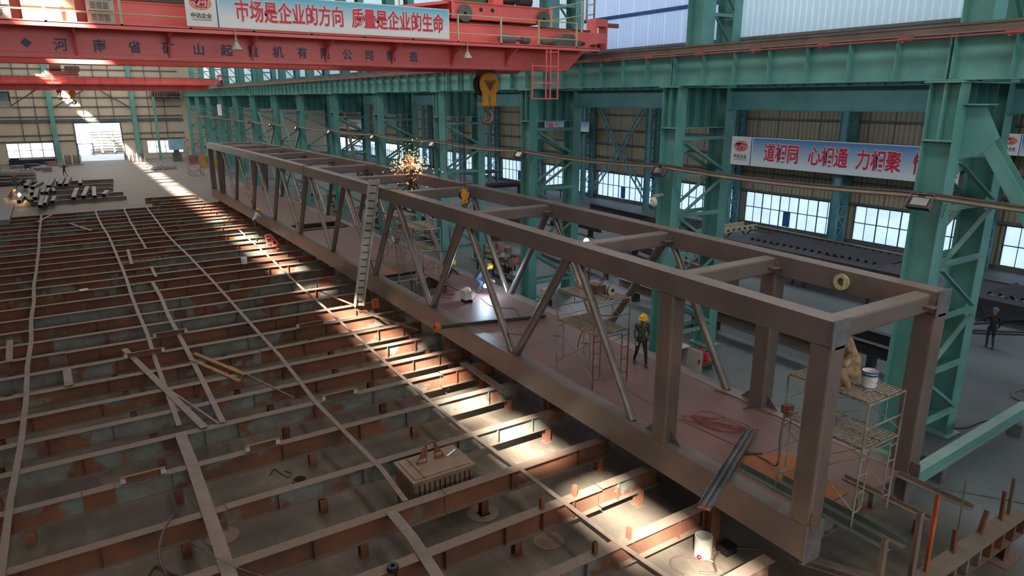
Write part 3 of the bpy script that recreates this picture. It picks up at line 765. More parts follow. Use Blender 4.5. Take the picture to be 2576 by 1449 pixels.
# upright stops on the nearest beams
for i, (px, py, y) in enumerate(((1367,1290,11.75),(1449,1246,11.75),(1500,1392,9.75),(1585,1352,9.75))):
    p = at(px,py,1,y); x = p.x
    t = MB().csec((x,y,ZT),(x,y,ZT+.3),.1,.09,.012,up=(0,1,0)).build('upright_stop',M['rust'])
    tag(t,'small upright channel stop on the nearest long beams, %s from the left' % ORD[i],'channel','upright stops on the nearest beams')

# ------------------------------------------------------------------ the long truss bridge
TX0, TX1, TY0, TY1 = 11.6, 15.84, 6.9, 72.2
def camb(y): return .24*(1-((y-39.6)/32.7)**2)
T = thing('steel_truss_bridge','long brown box-section truss bridge with tubular diagonals resting beside the floor beams','truss bridge',(13.7,39.6,1.29))
mt = M['truss']
def chord(name, x0, x1, za, zb):
    b = MB(); n = 12
    ys = [TY0+(TY1-TY0)*i/n for i in range(n+1)]
    for i, y in enumerate(ys):
        c = camb(y)
        b.v += [V(x0,y,za+c),V(x1,y,za+c),V(x1,y,zb+c),V(x0,y,zb+c)]
    for i in range(n):
        for k in range(4): b.f.append((i*4+k,i*4+(k+1)%4,i*4+4+(k+1)%4,i*4+4+k))
    b.f += [(0,1,2,3),(n*4+3,n*4+2,n*4+1,n*4)]
    return b.build(name, mt, T)
for x in (TX0, TX1-.46):
    chord('bottom_chord', x, x+.46, 1.29, 2.1); chord('top_chord', x, x+.46, 5.97, 6.49)
    MB().box(x-.04,x+.5,TY0-.03,TY0,1.24,2.15).build('end_plate',M['plate'],T)
    MB().box(x-.04,x+.5,TY0-.03,TY0,5.93,6.53).build('end_plate',M['plate'],T)
PY = [7.12,11.2,67.7,71.8]; TN = [15.1+6.32*k for k in range(9)]; BN = [12.25]+[18.2+6.22*k for k in range(8)]+[67.0]
for x in (TX0+.23, TX1-.23):
    for y in PY:
        c = camb(y)
        MB().rbox((x,y,2.09+c),(x,y,5.98+c),.46,.5,.08,up=(0,1,0)).build('post',mt,T)
        g = MB(); g.poly([(x-.01,y+.26,2.1+c),(x-.01,y+.65,2.1+c),(x-.01,y+.26,2.5+c)],.02,0) if y > 8 else g.box(x-.21,x-.19,y-.44,y-.25,2.1+c,2.45+c)
        g.build('gusset_plate',mt,T)
        if y > 8: MB().poly([(x-.01,y-.26,2.1+c),(x-.01,y-.6,2.1+c),(x-.01,y-.26,2.42+c)],.02,0).build('gusset_plate',mt,T)
    for i, yt in enumerate(TN):
        ct = 5.99+camb(yt)
        yb0, yb1 = BN[i]+.12, BN[i+1]-.12
        for ya, yb_ in ((yt-.22,yb0),(yt+.22,yb1)):
            cb = 2.08+camb(yb_)
            big = True
            MB().tube((x,ya,ct),(x,yb_,cb),.135 if ya > yt else .12,14).build('diagonal',M['pipe'] if ya < yt else mt,T,smooth=True)
        # short tie between the diagonals above the bottom node
        yb = BN[i+1]
        if i < 8 and i % 2 == 0:
            MB().bar((x,yb-.75,2.95+camb(yb)),(x,yb+.62,2.62+camb(yb)),.09,.05).build('tie_bar',M['strip'],T)
    MB().poly([(x-.01,11.75,5.95+camb(11)),(x-.01,11.45,5.95+camb(11)),(x-.01,11.45,5.6+camb(11))],.02,0).build('gusset_plate',mt,T)
for i, y in enumerate([7.25,11.2]+TN+[67.7,71.8]):
    z = 6.2+camb(y)
    b = MB().rbox((TX0+.42,y,z),(TX1-.42,y,z),.4,.42,.06); b.build('cross_beam',mt,T)
    MB().box(TX1-.75,TX1-.46,y-.42,y-.2,z-.03,z-.01).box(TX1-.5,TX1-.47,y-.33,y-.2,z-.2,z+.12).build('seat_plate',M['strip'],T)
# coupling plates at chord splices
for x, y in ((TX1-.46,38.9),(TX1-.46,60.5),(TX0,40.5),(TX1-.46,28.0)):
    MB().box(x-.02,x+.48,y-.04,y+.04,5.95+camb(y),6.54+camb(y)).build('splice_plate',mt,T)
for y in (28.4,):
    MB().box(TX0+.1,TX0+1.0,y-.2,y+.12,6.5+camb(y),6.52+camb(y)).build('splice_plate',M['strip'],T)
# lifting ring on the inside of the far chord
b = MB().lathe([(.1,-.02),(.2,-.02),(.2,.03),(.1,.03),(.1,-.02)],(TX1-.5,9.1,6.24),'x',20); b.build('ring_plate',M['cream'],T)
MB().box(TX1-.56,TX1-.46,8.98,9.02,6.08,6.4).build('ring_plate',M['cream'],T)
# deck plates between the bottom chords with an open bay
dk = [(TY0+.1,9.3,'deck'),(9.3,14.9,'deck'),(14.9,20.6,'deck'),(20.6,25.9,'deck'),(30.2,36.0,'deck'),(36.0,43.6,'deck'),(46.3,54,'deck'),(54,63,'deck'),(63,72,'deck')]
for a, b_, m in dk:
    c0, c1 = camb(a), camb(b_); b = MB()
    vs = [(TX0+.46,a,2.04+c0),(TX1-.46,a,2.04+c0),(TX1-.46,b_-.015,2.04+c1),(TX0+.46,b_-.015,2.04+c1)]
    b.add(vs+[(x,y,z+.05) for x,y,z in vs],[(0,1,2,3),(7,6,5,4),(0,4,5,1),(1,5,6,2),(2,6,7,3),(3,7,4,0)]); b.build('deck_plate',M[m],T)
c = camb(27); MB().box(13.9,TX1-.46,25.9,30.2,2.04+c,2.09+c).build('deck_plate',M['deck'],T)
MB().add([(12.3,7.2,2.115),(13.5,7.2,2.115),(13.9,9.0,2.13),(12.4,9.9,2.135)],[(0,1,2,3)]).add([(12.3,7.2,2.105),(13.5,7.2,2.105),(13.9,9.0,2.12),(12.4,9.9,2.125)],[(0,3,2,1)]).build('rusty_deck_patch',M['rustdeck'],T)
y = TY0+.25
while y < TY1:
    b = MB().hsec((TX0+.46,y,1.74+camb(y)),(TX1-.46,y,1.74+camb(y)),.2,.58,.014,.01)
    for j in range(5): b.box(TX0+.75+j*.65,TX0+.87+j*.65,y-.1,y-.006,1.5+camb(y),1.98+camb(y))
    b.build('deck_beam',M['beam'] if y < 8 else mt,T); y += 3.12
# packing blocks that carry the truss above the floor
for i, y in enumerate([8.6,15.3,22.1,29.9,37.6,45,53,60.7,68.5]):
    for j, x in enumerate((TX0+.25,TX1-.25)):
        b = MB().hsec((x,y+.9,0),(x,y+.9,1.27+camb(y)),.3,.3,.016,.012,up=(0,1,0)); b.box(x-.2,x+.2,y+.7,y+1.1,0,.02).box(x-.2,x+.2,y+.7,y+1.1,1.265+camb(y),1.285+camb(y))
        tag(b.build('support_stool',M['legp'] if i in (2,3) else M['rust']),'short steel stool under the %s chord of the truss bridge, %s from the camera end' % ('near' if j == 0 else 'far', ORD[i]),'support','stools under the truss bridge')
# things lying on / leaning against the truss
def chan(name, lb, cat, p, q, w, h, m, up=(0,0,1)):
    return tag(MB().csec(p,q,w,h,.012,up).build(name,M[m]),lb,cat)
chan('channel_bar','long green-grey channel laid across the deck to the orange clamp','channel',(10.75,21.9,2.32),(15.0,20.8,2.32),.16,.16,'greyblk')
tag(MB().lathe([(.05,-.09),(.16,-.09),(.17,0),(.16,.12),(.05,.12)],(10.75,21.85,2.3),'x',12).build('clamp_drum',M['orange']),'orange clamp drum at the end of the long channel beside the truss','clamp')
t = thing('angle_bar_pair','grey double angle bar lying across the deck and near chord, overhanging the beams','angle bar',(12,9.3,2.2))
p, q = V(13.9,10.15,2.2), V(10.25,8.42,2.2)
MB().prism([(-.13,0),(.13,0),(.13,.012),(.012,.012),(.012,.11),(-.012,.11),(-.012,.012),(-.13,.012)],p,q).build('angle',M['plate'],t)
MB().prism([(-.13,0),(-.118,0),(-.118,.1),(-.13,.1)],p,q).build('angle',M['plate'],t)
MB().prism([(.118,0),(.13,0),(.13,.1),(.118,.1)],p,q).build('angle',M['plate'],t)
d_ = (q-p).normalized(); MB().prism([(-.13,0),(.13,0),(.13,.014),(.013,.014),(.013,.11),(-.013,.11),(-.013,.014),(-.13,.014)],q,q+d_*.05).build('cut_end',M['orange'],t)
# white plywood ladder leaning against the near top chord
M['offwhite2'] = paint('dirty_cream', C3(200,196,178), C3(160,154,138), .6)
t = thing('ladder','dirty white slotted ladder leaning on the near top chord of the truss','ladder',(10.9,30.2,1.02))
p0, p1 = V(10.75,30.1,1.02), V(11.42,29.0,7.05)
dx = V(.0,.0,0)+V(.42*.99,-.02,0)*.55
for s in (-1,1): MB().bar(p0+dx*s*.9,p1+dx*s*.9,.07,.13,up=(0,1,0)).build('side_rail',M['offwhite'],t)
MB().bar(p0+V(.02,.05,0),p1+V(.02,.05,0),.40,.02,up=(0,1,0)).build('slotted_back',M['offwhite'],t)
for j in range(17):
    u = (j+.7)/17.4; c = p0.lerp(p1,u)+V(0,.0,0); MB().bar(c-dx*.6+V(0,.03,0),c+dx*.6+V(0,.03,-.03),.05,.05).build('rung',M['dark'],t)
# end jig: channels running from the deck to a low beam with upright posts
JY = 5.45
J = thing('floor_beam','low dusty I-beam with upright stubs across the near end of the truss','steel beam',(15.2,JY,0))
b = MB().hsec((11.9,JY,.8),(17.95,JY,.8),.42,.46,.016,.012)
for j in range(11): x = 12.3+j*.55; b.box(x-.05,x+.05,JY-.2,JY-.007,.6,1.0)
b.build('beam_length',M['beam'],J)
for x in (12.6,14.9,17.3): MB().hsec((x,JY,0),(x,JY,.57),.25,.25,.012,.01,up=(0,1,0)).box(x-.4,x+.4,JY-.3,JY+.3,0,.02).build('leg',M['rust'],J)
for i, (x, z, m, w, lb) in enumerate(((12.05,2.5,'strip',.14,'dusty angle post, leftmost on the low end beam'),(13.3,2.62,'strip',.14,'dusty angle post, second on the low end beam'),(13.85,2.8,'orange',.1,'orange rusty angle post in the middle of the low end beam'),(15.0,1.55,'rust',.12,'short brown channel stub on the low end beam'),(16.2,1.5,'rust',.12,'small slanted stub near the right end of the low end beam'),(17.2,1.75,'rust',.1,'inner stub of the pair at the right end of the low end beam'),(17.6,1.95,'strip',.1,'outer stub of the pair at the right end of the low end beam'))):
    tag(MB().lsec((x,JY+.05,1.03),(x+(.25 if i == 4 else 0),JY+.08,z),w,.012,up=(0,1,0)).build('upright_post',M[m]),lb,'post','upright posts on the low end beam')
tag(MB().tube((15.02,JY+.1,1.5),(15.05,JY+.15,2.75),.02,6).build('thin_rod',M['greyblk']),'thin dark rod standing on the brown channel stub','rod')
for i, (x, ya, yb, w) in enumerate(((12.35,9.2,5.6,.15),(12.7,8.3,5.5,.15),(14.0,7.6,5.7,.1),(15.15,7.0,5.4,.12))):
    tag(MB().lsec((x,ya,2.12),(x,yb,2.1 if i else 2.1),w,.014).build('angle_bar',M['greyblk'] if i < 2 else M['strip']),'long angle bar running off the near end of the deck, %s from the left' % ORD[i],'angle bar','angle bars off the end of the deck')
tag(MB().hsec((12.1,7.3,.95),(12.95,JY+.1,.95),.22,.16,.012,.01).build('angle_bar',M['strip']),'dusty channel bar lying on the floor jig below the bridge end','channel')
tag(MB().tube((15.9,6.9,1.7),(17.6,5.6,1.35),.018,6).tube((17.6,5.6,1.35),(20.5,4.4,.4),.018,6).build('thin_rod',M['dark']),'long thin rod running over the low end beam to the right','rod')
# green beam lying on the right floor
t = thing('green_beam','teal-painted I-beam lying on stools on the floor at the lower right','steel beam',(21,8.1,0))
MB().hsec((17.2,7.95,.62),(25.6,8.25,.62),.3,.4,.016,.012).build('beam_length',M['teal'],t)
for x in (17.6,19.6,24.6): MB().box(x-.15,x+.15,7.85,8.25,0,.42).build('leg',M['plate'],t)
for x, m_, h_ in ((17.28,'rust',.42),(17.42,'strip',.36),(17.56,'orange',.45)):
    MB().lsec((x,7.85,.82),(x,7.85,.82+h_),.12,.012,up=(0,1,0)).build('end_lug',M[m_],t)

# ------------------------------------------------------------------ overhead cranes
def crane(Y, near):
    nm = 'near' if near else 'far'
    t = thing('overhead_crane', ('large red double-girder overhead crane crossing the top of the hall, lettered in blue' if near else 'smaller-looking red overhead crane at the far end of the hall'), 'overhead crane', (5, Y, ZR+1.45))
    r = M['red']; ZB, ZTp = 11.62, 13.12
    y1 = Y+1.2
    for j, yy in enumerate((y1, y1+3.6)):
        b = MB(); 
        b.box(-8.2,17.6,yy,yy+.02,ZB,ZTp).box(-8.2,17.6,yy+.6,yy+.62,ZB,ZTp).box(-8.3,17.7,yy-.04,yy+.66,ZTp,ZTp+.03).box(-8.3,17.4,yy-.05,yy+.67,ZB-.03,ZB)
        b.poly([(17.6,yy,ZB-.03),(17.6,yy,ZTp),(19.6,yy,ZTp),(19.6,yy,12.75),(18.8,yy,12.65)],.62,1)
        b.box(-9.6,-8.2,yy,yy+.62,12.6,ZTp)
        b.build('main_girder', r, t)
        MB().box(-8,19,yy+.28,yy+.34,ZTp+.03,ZTp+.12).build('trolley_rail', M['rust'], t)
    # stiffening ledge along the lower part of the web
    MB().box(-8.2,17.5,y1-.03,y1,ZB+.1,ZB+.13).build('web_ledge', r, t)
    zw = ZR+1.44
    b = MB().box(-8.5,18.3,Y,y1,zw-.02,zw).box(-8.5,18.3,Y,Y+.02,zw-.11,zw+.03); b.build('walkway', r, t)
    x = -6.3; i = 0
    while x < 17:
        b = MB().bar((x,Y+.05,zw-.08),(x,y1,zw-.08),.06,.06).bar((x,Y+.35,zw-.1),(x,y1-.01,11.95),.05,.05); b.poly([(x-.03,y1-.02,zw-.1),(x-.03,y1-.5,zw-.1),(x-.03,y1-.02,zw-.75)],.06,0)
        b.build('walkway_bracket', r, t); x += 2.33
    # hand rail
    hr = M['cream'] if near else M['redrail']
    xs = [13.74,15.38,17.15] if near else []
    x = 12.0
    while x > -8: xs.append(x); x -= 1.7
    for x in xs: MB().box(x-.03,x+.03,Y+.0,Y+.05,zw,zw+.9).build('handrail_post', hr, t)
    for z in (.88,.28 if near else .45): MB().tube((-8,Y+.02,zw+z),(17.17,Y+.02,zw+z),.022,6).build('handrail', hr, t)
    # end carriage with wheels on the runway
    b = MB().box(19.5,20.1,Y+2.95,Y+5.5,12.55,13.05).box(19.45,19.55,Y+1.0+.7,Y+2.3,12.5,13.75).box(20.1,20.15,Y+1.75,Y+2.3,12.55,13.7).box(19.5,20.1,Y+1.75,Y+2.25,13.45,13.75)
    b.build('end_carriage', r, t); MB().box(-9.4,-8.6,Y+.9,Y+6.6,12.55,13.05).build('end_carriage', r, t)
    MB().box(20.1,20.9,Y+1.9,Y+2.0,13.45,13.62).build('buffer_arm', M['legp'], t)
    for yy in (Y+2.45, Y+5.9):
        MB().lathe([(.06,-.09),(.36,-.09),(.36,-.06),(.31,-.055),(.31,.055),(.36,.06),(.36,.09),(.06,.09)],(20.05,yy,12.8),'x',22).build('wheel', M['dark'], t)
        MB().lathe([(.06,-.09),(.36,-.09),(.36,-.06),(.31,-.055),(.31,.055),(.36,.06),(.36,.09),(.06,.09)],(-8.9,yy,12.8),'x',22).build('wheel', M['dark'], t)
    # rear handrail running along the end carriage and the post ladder
    for yy in (Y+1.9, Y+2.55):
        pass
    if near:
        for (a, b_) in (((18.4,Y+1.3,14.25),(18.4,Y+5.5,14.25)),((18.4,Y+1.3,13.75),(18.4,Y+5.5,13.75))):
            MB().tube(a,b_,.025,6).build('handrail', hr, t)
        for yy in (Y+1.3,Y+3.4,Y+5.5): MB().box(18.37,18.43,yy-.03,yy+.03,13.1,14.3).build('handrail_post', hr, t)
        L = MB()
        for yy in (Y+1.85,Y+2.35): L.box(19.44,19.5,yy-.03,yy+.03,13.7,15.3)
        L.build('post_ladder_rail', M['galv'], t)
        for z in (13.9,14.3,14.7,15.1): MB().box(19.45,19.49,Y+1.85,Y+2.35,z,z+.04).build('rung', M['galv'], t)
        # lettering on the web
        for ch, x in zip('河南省矿山起重机有限公司制造', [.18,1.1,1.97,2.84,3.66,4.45,5.22,5.98,6.75,7.5,8.25,9.02,9.82,10.66]):
            text_mesh('lettering', ch, .36, M['webblue'], t, (x,y1-.012,11.8), (1,0,0), (0,0,1), .95, .008)
        MB().lathe([(.0,0),(.13,0),(.13,.004),(0,.004)],(-.42,y1-.012,11.95),'y',4).build('painted_mark', M['webblue'], t)
        # drive machinery on the walkway
        g = MB().lathe([(.0,-.35),(.13,-.35),(.19,-.28),(.19,.2),(.14,.3),(0,.3)],(14.35,Y+.55,zw+.22),'x',16).lathe([(0,.3),(.06,.3),(.06,.62),(0,.62)],(14.35,Y+.55,zw+.22),'x',10).lathe([(0,.62),(.16,.62),(.16,.86),(.1,.98),(0,.98)],(14.35,Y+.55,zw+.22),'x',14).box(14.0,15.3,Y+.35,Y+.75,zw,zw+.05)
        g.build('travel_motor', M['plate'], t, smooth=True)
        g = MB().poly([(16.4,Y+.3,zw+.02),(16.4,Y+.3,zw+.25),(16.6,Y+.3,zw+.3),(16.75,Y+.3,zw+.5),(17.2,Y+.3,zw+.5),(17.4,Y+.3,zw+.3),(17.6,Y+.3,zw+.25),(17.6,Y+.3,zw+.02)],.55,1).lathe([(0,-.5),(.1,-.5),(.1,0),(0,0)],(16.4,Y+.6,zw+.2),'x',10)
        g.build('gearbox', M['greyblk'], t)
        MB().tube((17.6,Y+.6,zw+.2),(19.7,Y+2.2,12.8),.08,10).build('drive_shaft', M['dark'], t)
        # control cabinets standing on the walkway
    # ladder hanging under the walkway
    if near:
        L = thing('access_ladder','red caged access ladder hanging under the near crane walkway','ladder',(15.7,Y,10.5))
        for x in (15.12,15.75,15.95,16.3): MB().box(x-.025,x+.025,Y+.02,Y+.07,10.5,12.3 if x > 15.5 else 11.8).build('side_rail', r, L)
        for z in (10.52,11.1,11.7): MB().box(15.1,16.32,Y+.03,Y+.06,z-.02,z+.02).build('rung', r, L)
        MB().box(15.72,16.32,Y+.03,Y+.06,12.2,12.24).build('rung', r, L)
    return t
crane(22.0, True); crane(104.0, False)
zw = ZR+1.44
def cabinet(x0, x1, lb, vents, m='offwhite', h=1.7):
    t = thing('control_cabinet', lb, 'cabinet', ((x0+x1)/2,22.75,zw))
    cb = MB().box(x0,x1,22.45,22.98,zw+.01,zw+h).build('cabinet_body', M[m], t)
    if vents:
        for j in range(5):
            z = zw+.1+j*.3
            MB().box(x0+.04,x1-.04,22.43,22.45,z+.25,z+.265).build('seam', M['black'], t)
            for k in range(3):
                xx = x0+.1+k*(x1-x0-.2)/3; v = MB()
                for q in range(4): v.box(xx,xx+.12,22.435,22.45,z+.03+q*.045,z+.05+q*.045)
                v.build('vent', M['girt'], t).parent = cb
cabinet(-1.4,-.62,'vented resistor cabinet on the near crane walkway at the left edge',True)
cabinet(-.38,.8,'plain cream control cabinet on the near crane walkway',False,'cream',1.9)
cabinet(1.05,1.7,'vented resistor cabinet on the near crane walkway, right of the cream cabinet',True)
# hanging cone lamps
for i, x in enumerate((4.65,12.3)):
    t = thing('cone_lamp','white cone lamp hanging under the near crane walkway, %s one' % ('left' if i == 0 else 'right'),'lamp',(x,21.93,11.9),'cone lamps under the crane')
    MB().tube((x,21.93,12.1),(x,21.93,12.42),.018,6).tube((x,21.93,12.14),(x,21.93,12.17),.05,8).build('stem',M['offwhite'],t)
    MB().lathe([(.035,.24),(.05,.2),(.17,0),(.165,0),(.03,.22)],(x,21.93,11.88),'z',18).build('lamp_shade',M['offwhite'],t)
# trolley on the near crane
t = thing('crane_trolley','red hoist trolley with green drum riding on the near crane girders','crane trolley',(14.7,25.3,13.25))
r = M['red']
for y in (23.45,27.15):
    b = MB().box(12.5,16.9,y,y+.04,13.33,13.9).box(12.4,17.0,y-.05,y+.2,13.9,13.94).box(12.6,16.8,y-.04,y+.2,13.35,13.38); b.build('side_frame',r,t)
for x in (12.5,16.8): MB().box(x,x+.1,23.4,27.3,13.4,13.9).build('end_frame',r,t)
MB().box(12.5,16.9,23.6,27.2,13.88,13.93).build('deck',r,t)
for x in (13.0,16.5):
    for y in (23.35,27.2): MB().lathe([(.05,-.07),(.3,-.07),(.3,-.04),(.25,-.035),(.25,.04),(.05,.04)],(x,y,13.52),'y',20).build('wheel',M['greyblk'],t)
for x in (13.75,14.25): MB().lathe([(0,0),(.07,0),(.07,.02),(0,.02)],(x,23.42,13.7),'y',12).build('hole_rim',M['black'],t)
M['drum'] = paint('drum_green', C3(60,150,100), C3(50,130,86), .5)
MB().lathe([(.45,-.8),(.45,-.75),(.36,-.75),(.36,.75),(.45,.75),(.45,.8),(0,.8)],(14.0,25.0,14.4),'x',22).build('hoist_drum',M['drum'],t)
MB().lathe([(0,-.4),(.24,-.4),(.24,.3),(0,.3)],(15.6,24.6,14.3),'x',16).lathe([(0,-.3),(.2,-.3),(.2,.3),(0,.3)],(16.3,24.4,14.25),'x',14).box(15.1,16.7,24.3,25.2,13.93,14.05).build('hoist_motor',M['dark'],t)
MB().box(14.75,15.2,24.2,25.4,13.95,14.7).build('gearbox',r,t)
MB().poly([(9.9,23.5,13.55),(12.5,23.5,13.95),(12.5,23.5,13.85),(9.9,23.5,13.45)],3.6,1).build('service_platform',r,t)
MB().box(10.5,10.54,23.5,23.54,13.55,14.6).box(12.2,12.24,23.5,23.54,13.9,14.9).build('handrail_post',M['cream'],t)
# main hook block
def hookblock(lb, c, s, dark, ztop, cables, cab_r):
    t = thing('hook_block', lb, 'hook block', c)
    c = V(c)
    for dy in (-.32,.0,.2):
        col = M['yellow'] if dy < -.3 else M['dark']
        MB().lathe([(0,dy*s-.05*s),(.40*s,dy*s-.05*s),(.46*s,dy*s),(.40*s,dy*s+.05*s),(0,dy*s+.05*s)],c+V(0,0,.75*s),'y',26).build('sheave_guard',col,t)
    b = MB().box(c.x-.3*s,c.x+.28*s,c.y-.3*s,c.y+.25*s,c.z+.7*s,c.z+1.35*s); b.build('sheave_housing',M['crate'] if dark else M['yellow'],t)
    for sx in (-.2,.16): MB().box(c.x+(sx-.13)*s,c.x+(sx+.13)*s,c.y-.36*s,c.y-.28*s,c.z-.08*s,c.z+.5*s).build('side_plate',M['yellow'],t)
    MB().box(c.x-.28*s,c.x+.28*s,c.y-.28*s,c.y+.2*s,c.z-.08*s,c.z+.06*s).build('crosshead',M['yellow'],t)
    if dark:
        b = MB()
        for k in (0,.09,.18):
            b.bar((c.x-.25*s+k*s,c.y-.385*s,c.z+.9*s),(c.x,c.y-.385*s,c.z+(.52+k)*s),.03*s,.01,up=(0,1,0)); b.bar((c.x+.25*s-k*s,c.y-.385*s,c.z+.9*s),(c.x,c.y-.385*s,c.z+(.52+k)*s),.03*s,.01,up=(0,1,0))
        b.build('painted_chevron',M['dark'],t)
    # hook: tapered curved body
    pts = []; rad = []
    for k in range(15):
        a = math.radians(95-k*20); rr = .25*s
        pts.append(V(c.x+.02*s+rr*math.cos(a),c.y-.05*s,c.z-.5*s+rr*math.sin(a))); rad.append((.075+.055*math.sin(PI*min(1,k/11)))*s if k < 12 else (.05-.012*(k-12))*s)
    pts = [V(c.x,c.y-.05*s,c.z-.05*s)]+pts; rad = [.09*s]+rad
    b = MB(); n = 10; rings = []
    for i, p in enumerate(pts):
        d = (pts[min(i+1,len(pts)-1)]-pts[max(i-1,0)]).normalized(); u = V(0,1,0); w = u.cross(d).normalized()
        rings.append([p+(u*math.cos(2*PI*k/n)+w*math.sin(2*PI*k/n))*rad[i] for k in range(n)])
    b.v = [v for g in rings for v in g]
    for i in range(len(rings)-1):
        for k in range(n): b.f.append((i*n+k,i*n+(k+1)%n,(i+1)*n+(k+1)%n,(i+1)*n+k))
    b.f += [tuple(range(n)),tuple(range(len(b.v)-n,len(b.v)))[::-1]]
    b.build('hook',M['hook'],t,smooth=True)
    for (dx,dy) in cables:
        MB().tube((c.x+dx,c.y+dy,c.z+1.0*s),(c.x+dx,c.y+dy,ztop),cab_r,5).build('wire_rope',M['dark'],t)
hookblock('big yellow and brown hook block with a large grey hook under the near crane',(14.95,25.2,10.32),1.02,True,13.9,[(-.3,-.1),(.3,-.1),(-.3,.1),(.3,.1)],.014)
hookblock('small yellow hook block hanging low beside the far top chord',(13.72,25.0,6.35),.42,False,13.9,[(-.12,0),(.05,0),(.12,.04)],.012)
for i, dx in enumerate((-.95,-.62,-.34)):
    tag(MB().tube((13.75+dx,25.3,7.2+i*.4),(13.75+dx,25.3,13.9),.012,5).build('wire_rope',M['dark']),'thin hanging wire rope left of the hook blocks, %s' % ORD[i],'rope','thin ropes left of the hook blocks')
# far crane details
t = thing('crane_trolley','sunlit brown hoist trolley on the far crane','crane trolley',(1.5,106,13.3))
MB().box(-.6,3.0,105.4,108.8,13.4,13.9).build('frame',M['redrail'],t); MB().lathe([(0,-.6),(.5,-.6),(.5,.6),(0,.6)],(.6,106,14.4),'x',14).build('hoist_drum',M['crate'],t); MB().box(1.6,3.2,105.6,107,13.9,14.5).build('hoist_motor',M['crate'],t)
hookblock('far yellow hook block under the far crane, right one',(2.0,106.5,10.6),.9,False,13.2,[(-.2,0),(.2,0)],.02)
hookblock('far dark hook block under the far crane, left one',(.6,106.5,11.0),.7,True,13.2,[(-.2,0),(.2,0)],.02)
t = thing('crane_cab','glazed operator cab under the left end of the far crane','crane cab',(-6.0,105.5,9.4))
MB().box(-7.6,-4.6,104.6,106.6,9.4,9.55).box(-7.6,-4.6,104.6,106.6,11.4,11.5).box(-7.6,-4.6,104.6,104.66,9.5,10.3).build('cab_shell',M['offwhite'],t)
for x in (-7.6,-6.1,-4.66): MB().box(x,x+.08,104.6,104.68,10.2,11.4).box(x,x+.08,106.5,106.6,9.5,11.4).build('cab_post',M['dark'],t)
MB().box(-7.5,-4.6,106.52,106.56,9.6,11.4).build('window_glass',M['screen'],t)
MB().bar((-4.6,105.6,9.7),(-1.8,105.6,11.6),.14,.14).build('hanger_brace',M['redrail'],t)

# ------------------------------------------------------------------ scaffolds
def scaffold(lb, x0, x1, y0, y1, z0, rust=(), plat=True):
    t = thing('scaffold', lb, 'scaffold', ((x0+x1)/2,(y0+y1)/2,z0))
    h1, h2 = 1.72, .98; r = .022
    for fi, y in enumerate((y0,y1)):
        m = M['rust'] if fi in rust else M['galv']
        b = MB().tube((x0,y,z0),(x0,y,z0+h1),r,8).tube((x1,y,z0),(x1,y,z0+h1),r,8).tube((x0,y,z0+h1-.02),(x1,y,z0+h1-.02),r,8)
        for s, xx in ((1,x0),(-1,x1)):
            xi = xx+s*.26; b.tube((xi,y,z0+.42),(xi,y,z0+h1-.12),.016,6).tube((xi,y,z0+.42),(xi-s*.06,y,z0+.34),.016,6).tube((xi-s*.06,y,z0+.34),(xx,y,z0+.32),.016,6)
            for z in (.75,1.15,1.52): b.tube((xx,y,z0+z),(xi,y,z0+z),.012,6)
        b.tube((x0+.26,y,z0+h1-.12),(x1-.26,y,z0+h1-.12),.014,6)
        b.build('end_frame', m, t)
        zt = z0+h1; m = M['galv']
        b = MB().tube((x0,y,zt),(x0,y,zt+h2),r,8).tube((x1,y,zt),(x1,y,zt+h2),r,8).tube((x0,y,zt+h2-.02),(x1,y,zt+h2-.02),r,8).tube((x0,y,zt+.45),(x1,y,zt+.45),.018,8).tube(((x0+x1)/2,y,zt+.45),((x0+x1)/2,y,zt+h2),.014,6)
        b.build('upper_frame', m, t)
    for x in (x0,x1):
        for (za,zb) in ((.35,1.55),(h1+.12,h1+h2-.12)):
            MB().tube((x,y0,z0+za),(x,y1,z0+zb),.012,6).build('cross_brace', M['galv'], t)
            MB().tube((x,y0,z0+zb),(x,y1,z0+za),.012,6).build('cross_brace', M['galv'], t)
    if plat:
        for z in (h1+.01,h1+h2+.01):
            for k in range(2):
                w = (x1-x0)*.42; xa = x0+.03+k*(w+.06)
                b = MB()
                b.box(xa,xa+.03,y0,y1,z0+z-.03,z0+z+.03).box(xa+w-.03,xa+w,y0,y1,z0+z-.03,z0+z+.03)
                n = 26
                for j in range(n): yy = y0+(y1-y0)*(j+.2)/n; b.box(xa+.03,xa+w-.03,yy,yy+(y1-y0)/n*.62,z0+z+.008,z0+z+.02)
                b.build('deck_board', M['mesh'], t)
                if k == 1 and z < h1+.1: break
    return t
scaffold('middle tube scaffold on the bridge deck, with a wire spool on top',12.15,13.5,14.45,16.25,2.16,rust=(0,))
scaffold('near tube scaffold at the bridge end, carrying a bucket and a worker',12.32,13.62,6.42,8.2,2.13)
scaffold('tall tube scaffold behind the near truss side, beside the open deck bay',12.35,13.6,27.0,28.9,2.3)
t = scaffold('far tube scaffold behind the far truss side',13.0,14.2,30.6,32.3,2.3)
t = thing('scaffold','lone tall tube scaffold tower on the far floor','scaffold',(15.4,107.5,0))
b = MB()
for x in (14.6,16.3):
    for y in (106.5,108.5): MB().tube((x,y,0),(x,y,5.6),.05,6).build('standard',M['galv'],t)
for z in (.6,1.7,2.8,3.9,5.0):
    MB().tube((14.6,106.5,z),(16.3,106.5,z),.04,6).tube((14.6,108.5,z),(16.3,108.5,z),.04,6).tube((14.6,106.5,z),(14.6,108.5,z),.04,6).tube((16.3,106.5,z),(16.3,108.5,z),.04,6).tube((14.6,106.5,z),(16.3,106.5,z-1.0),.03,6).build('ledger',M['galv'],t)

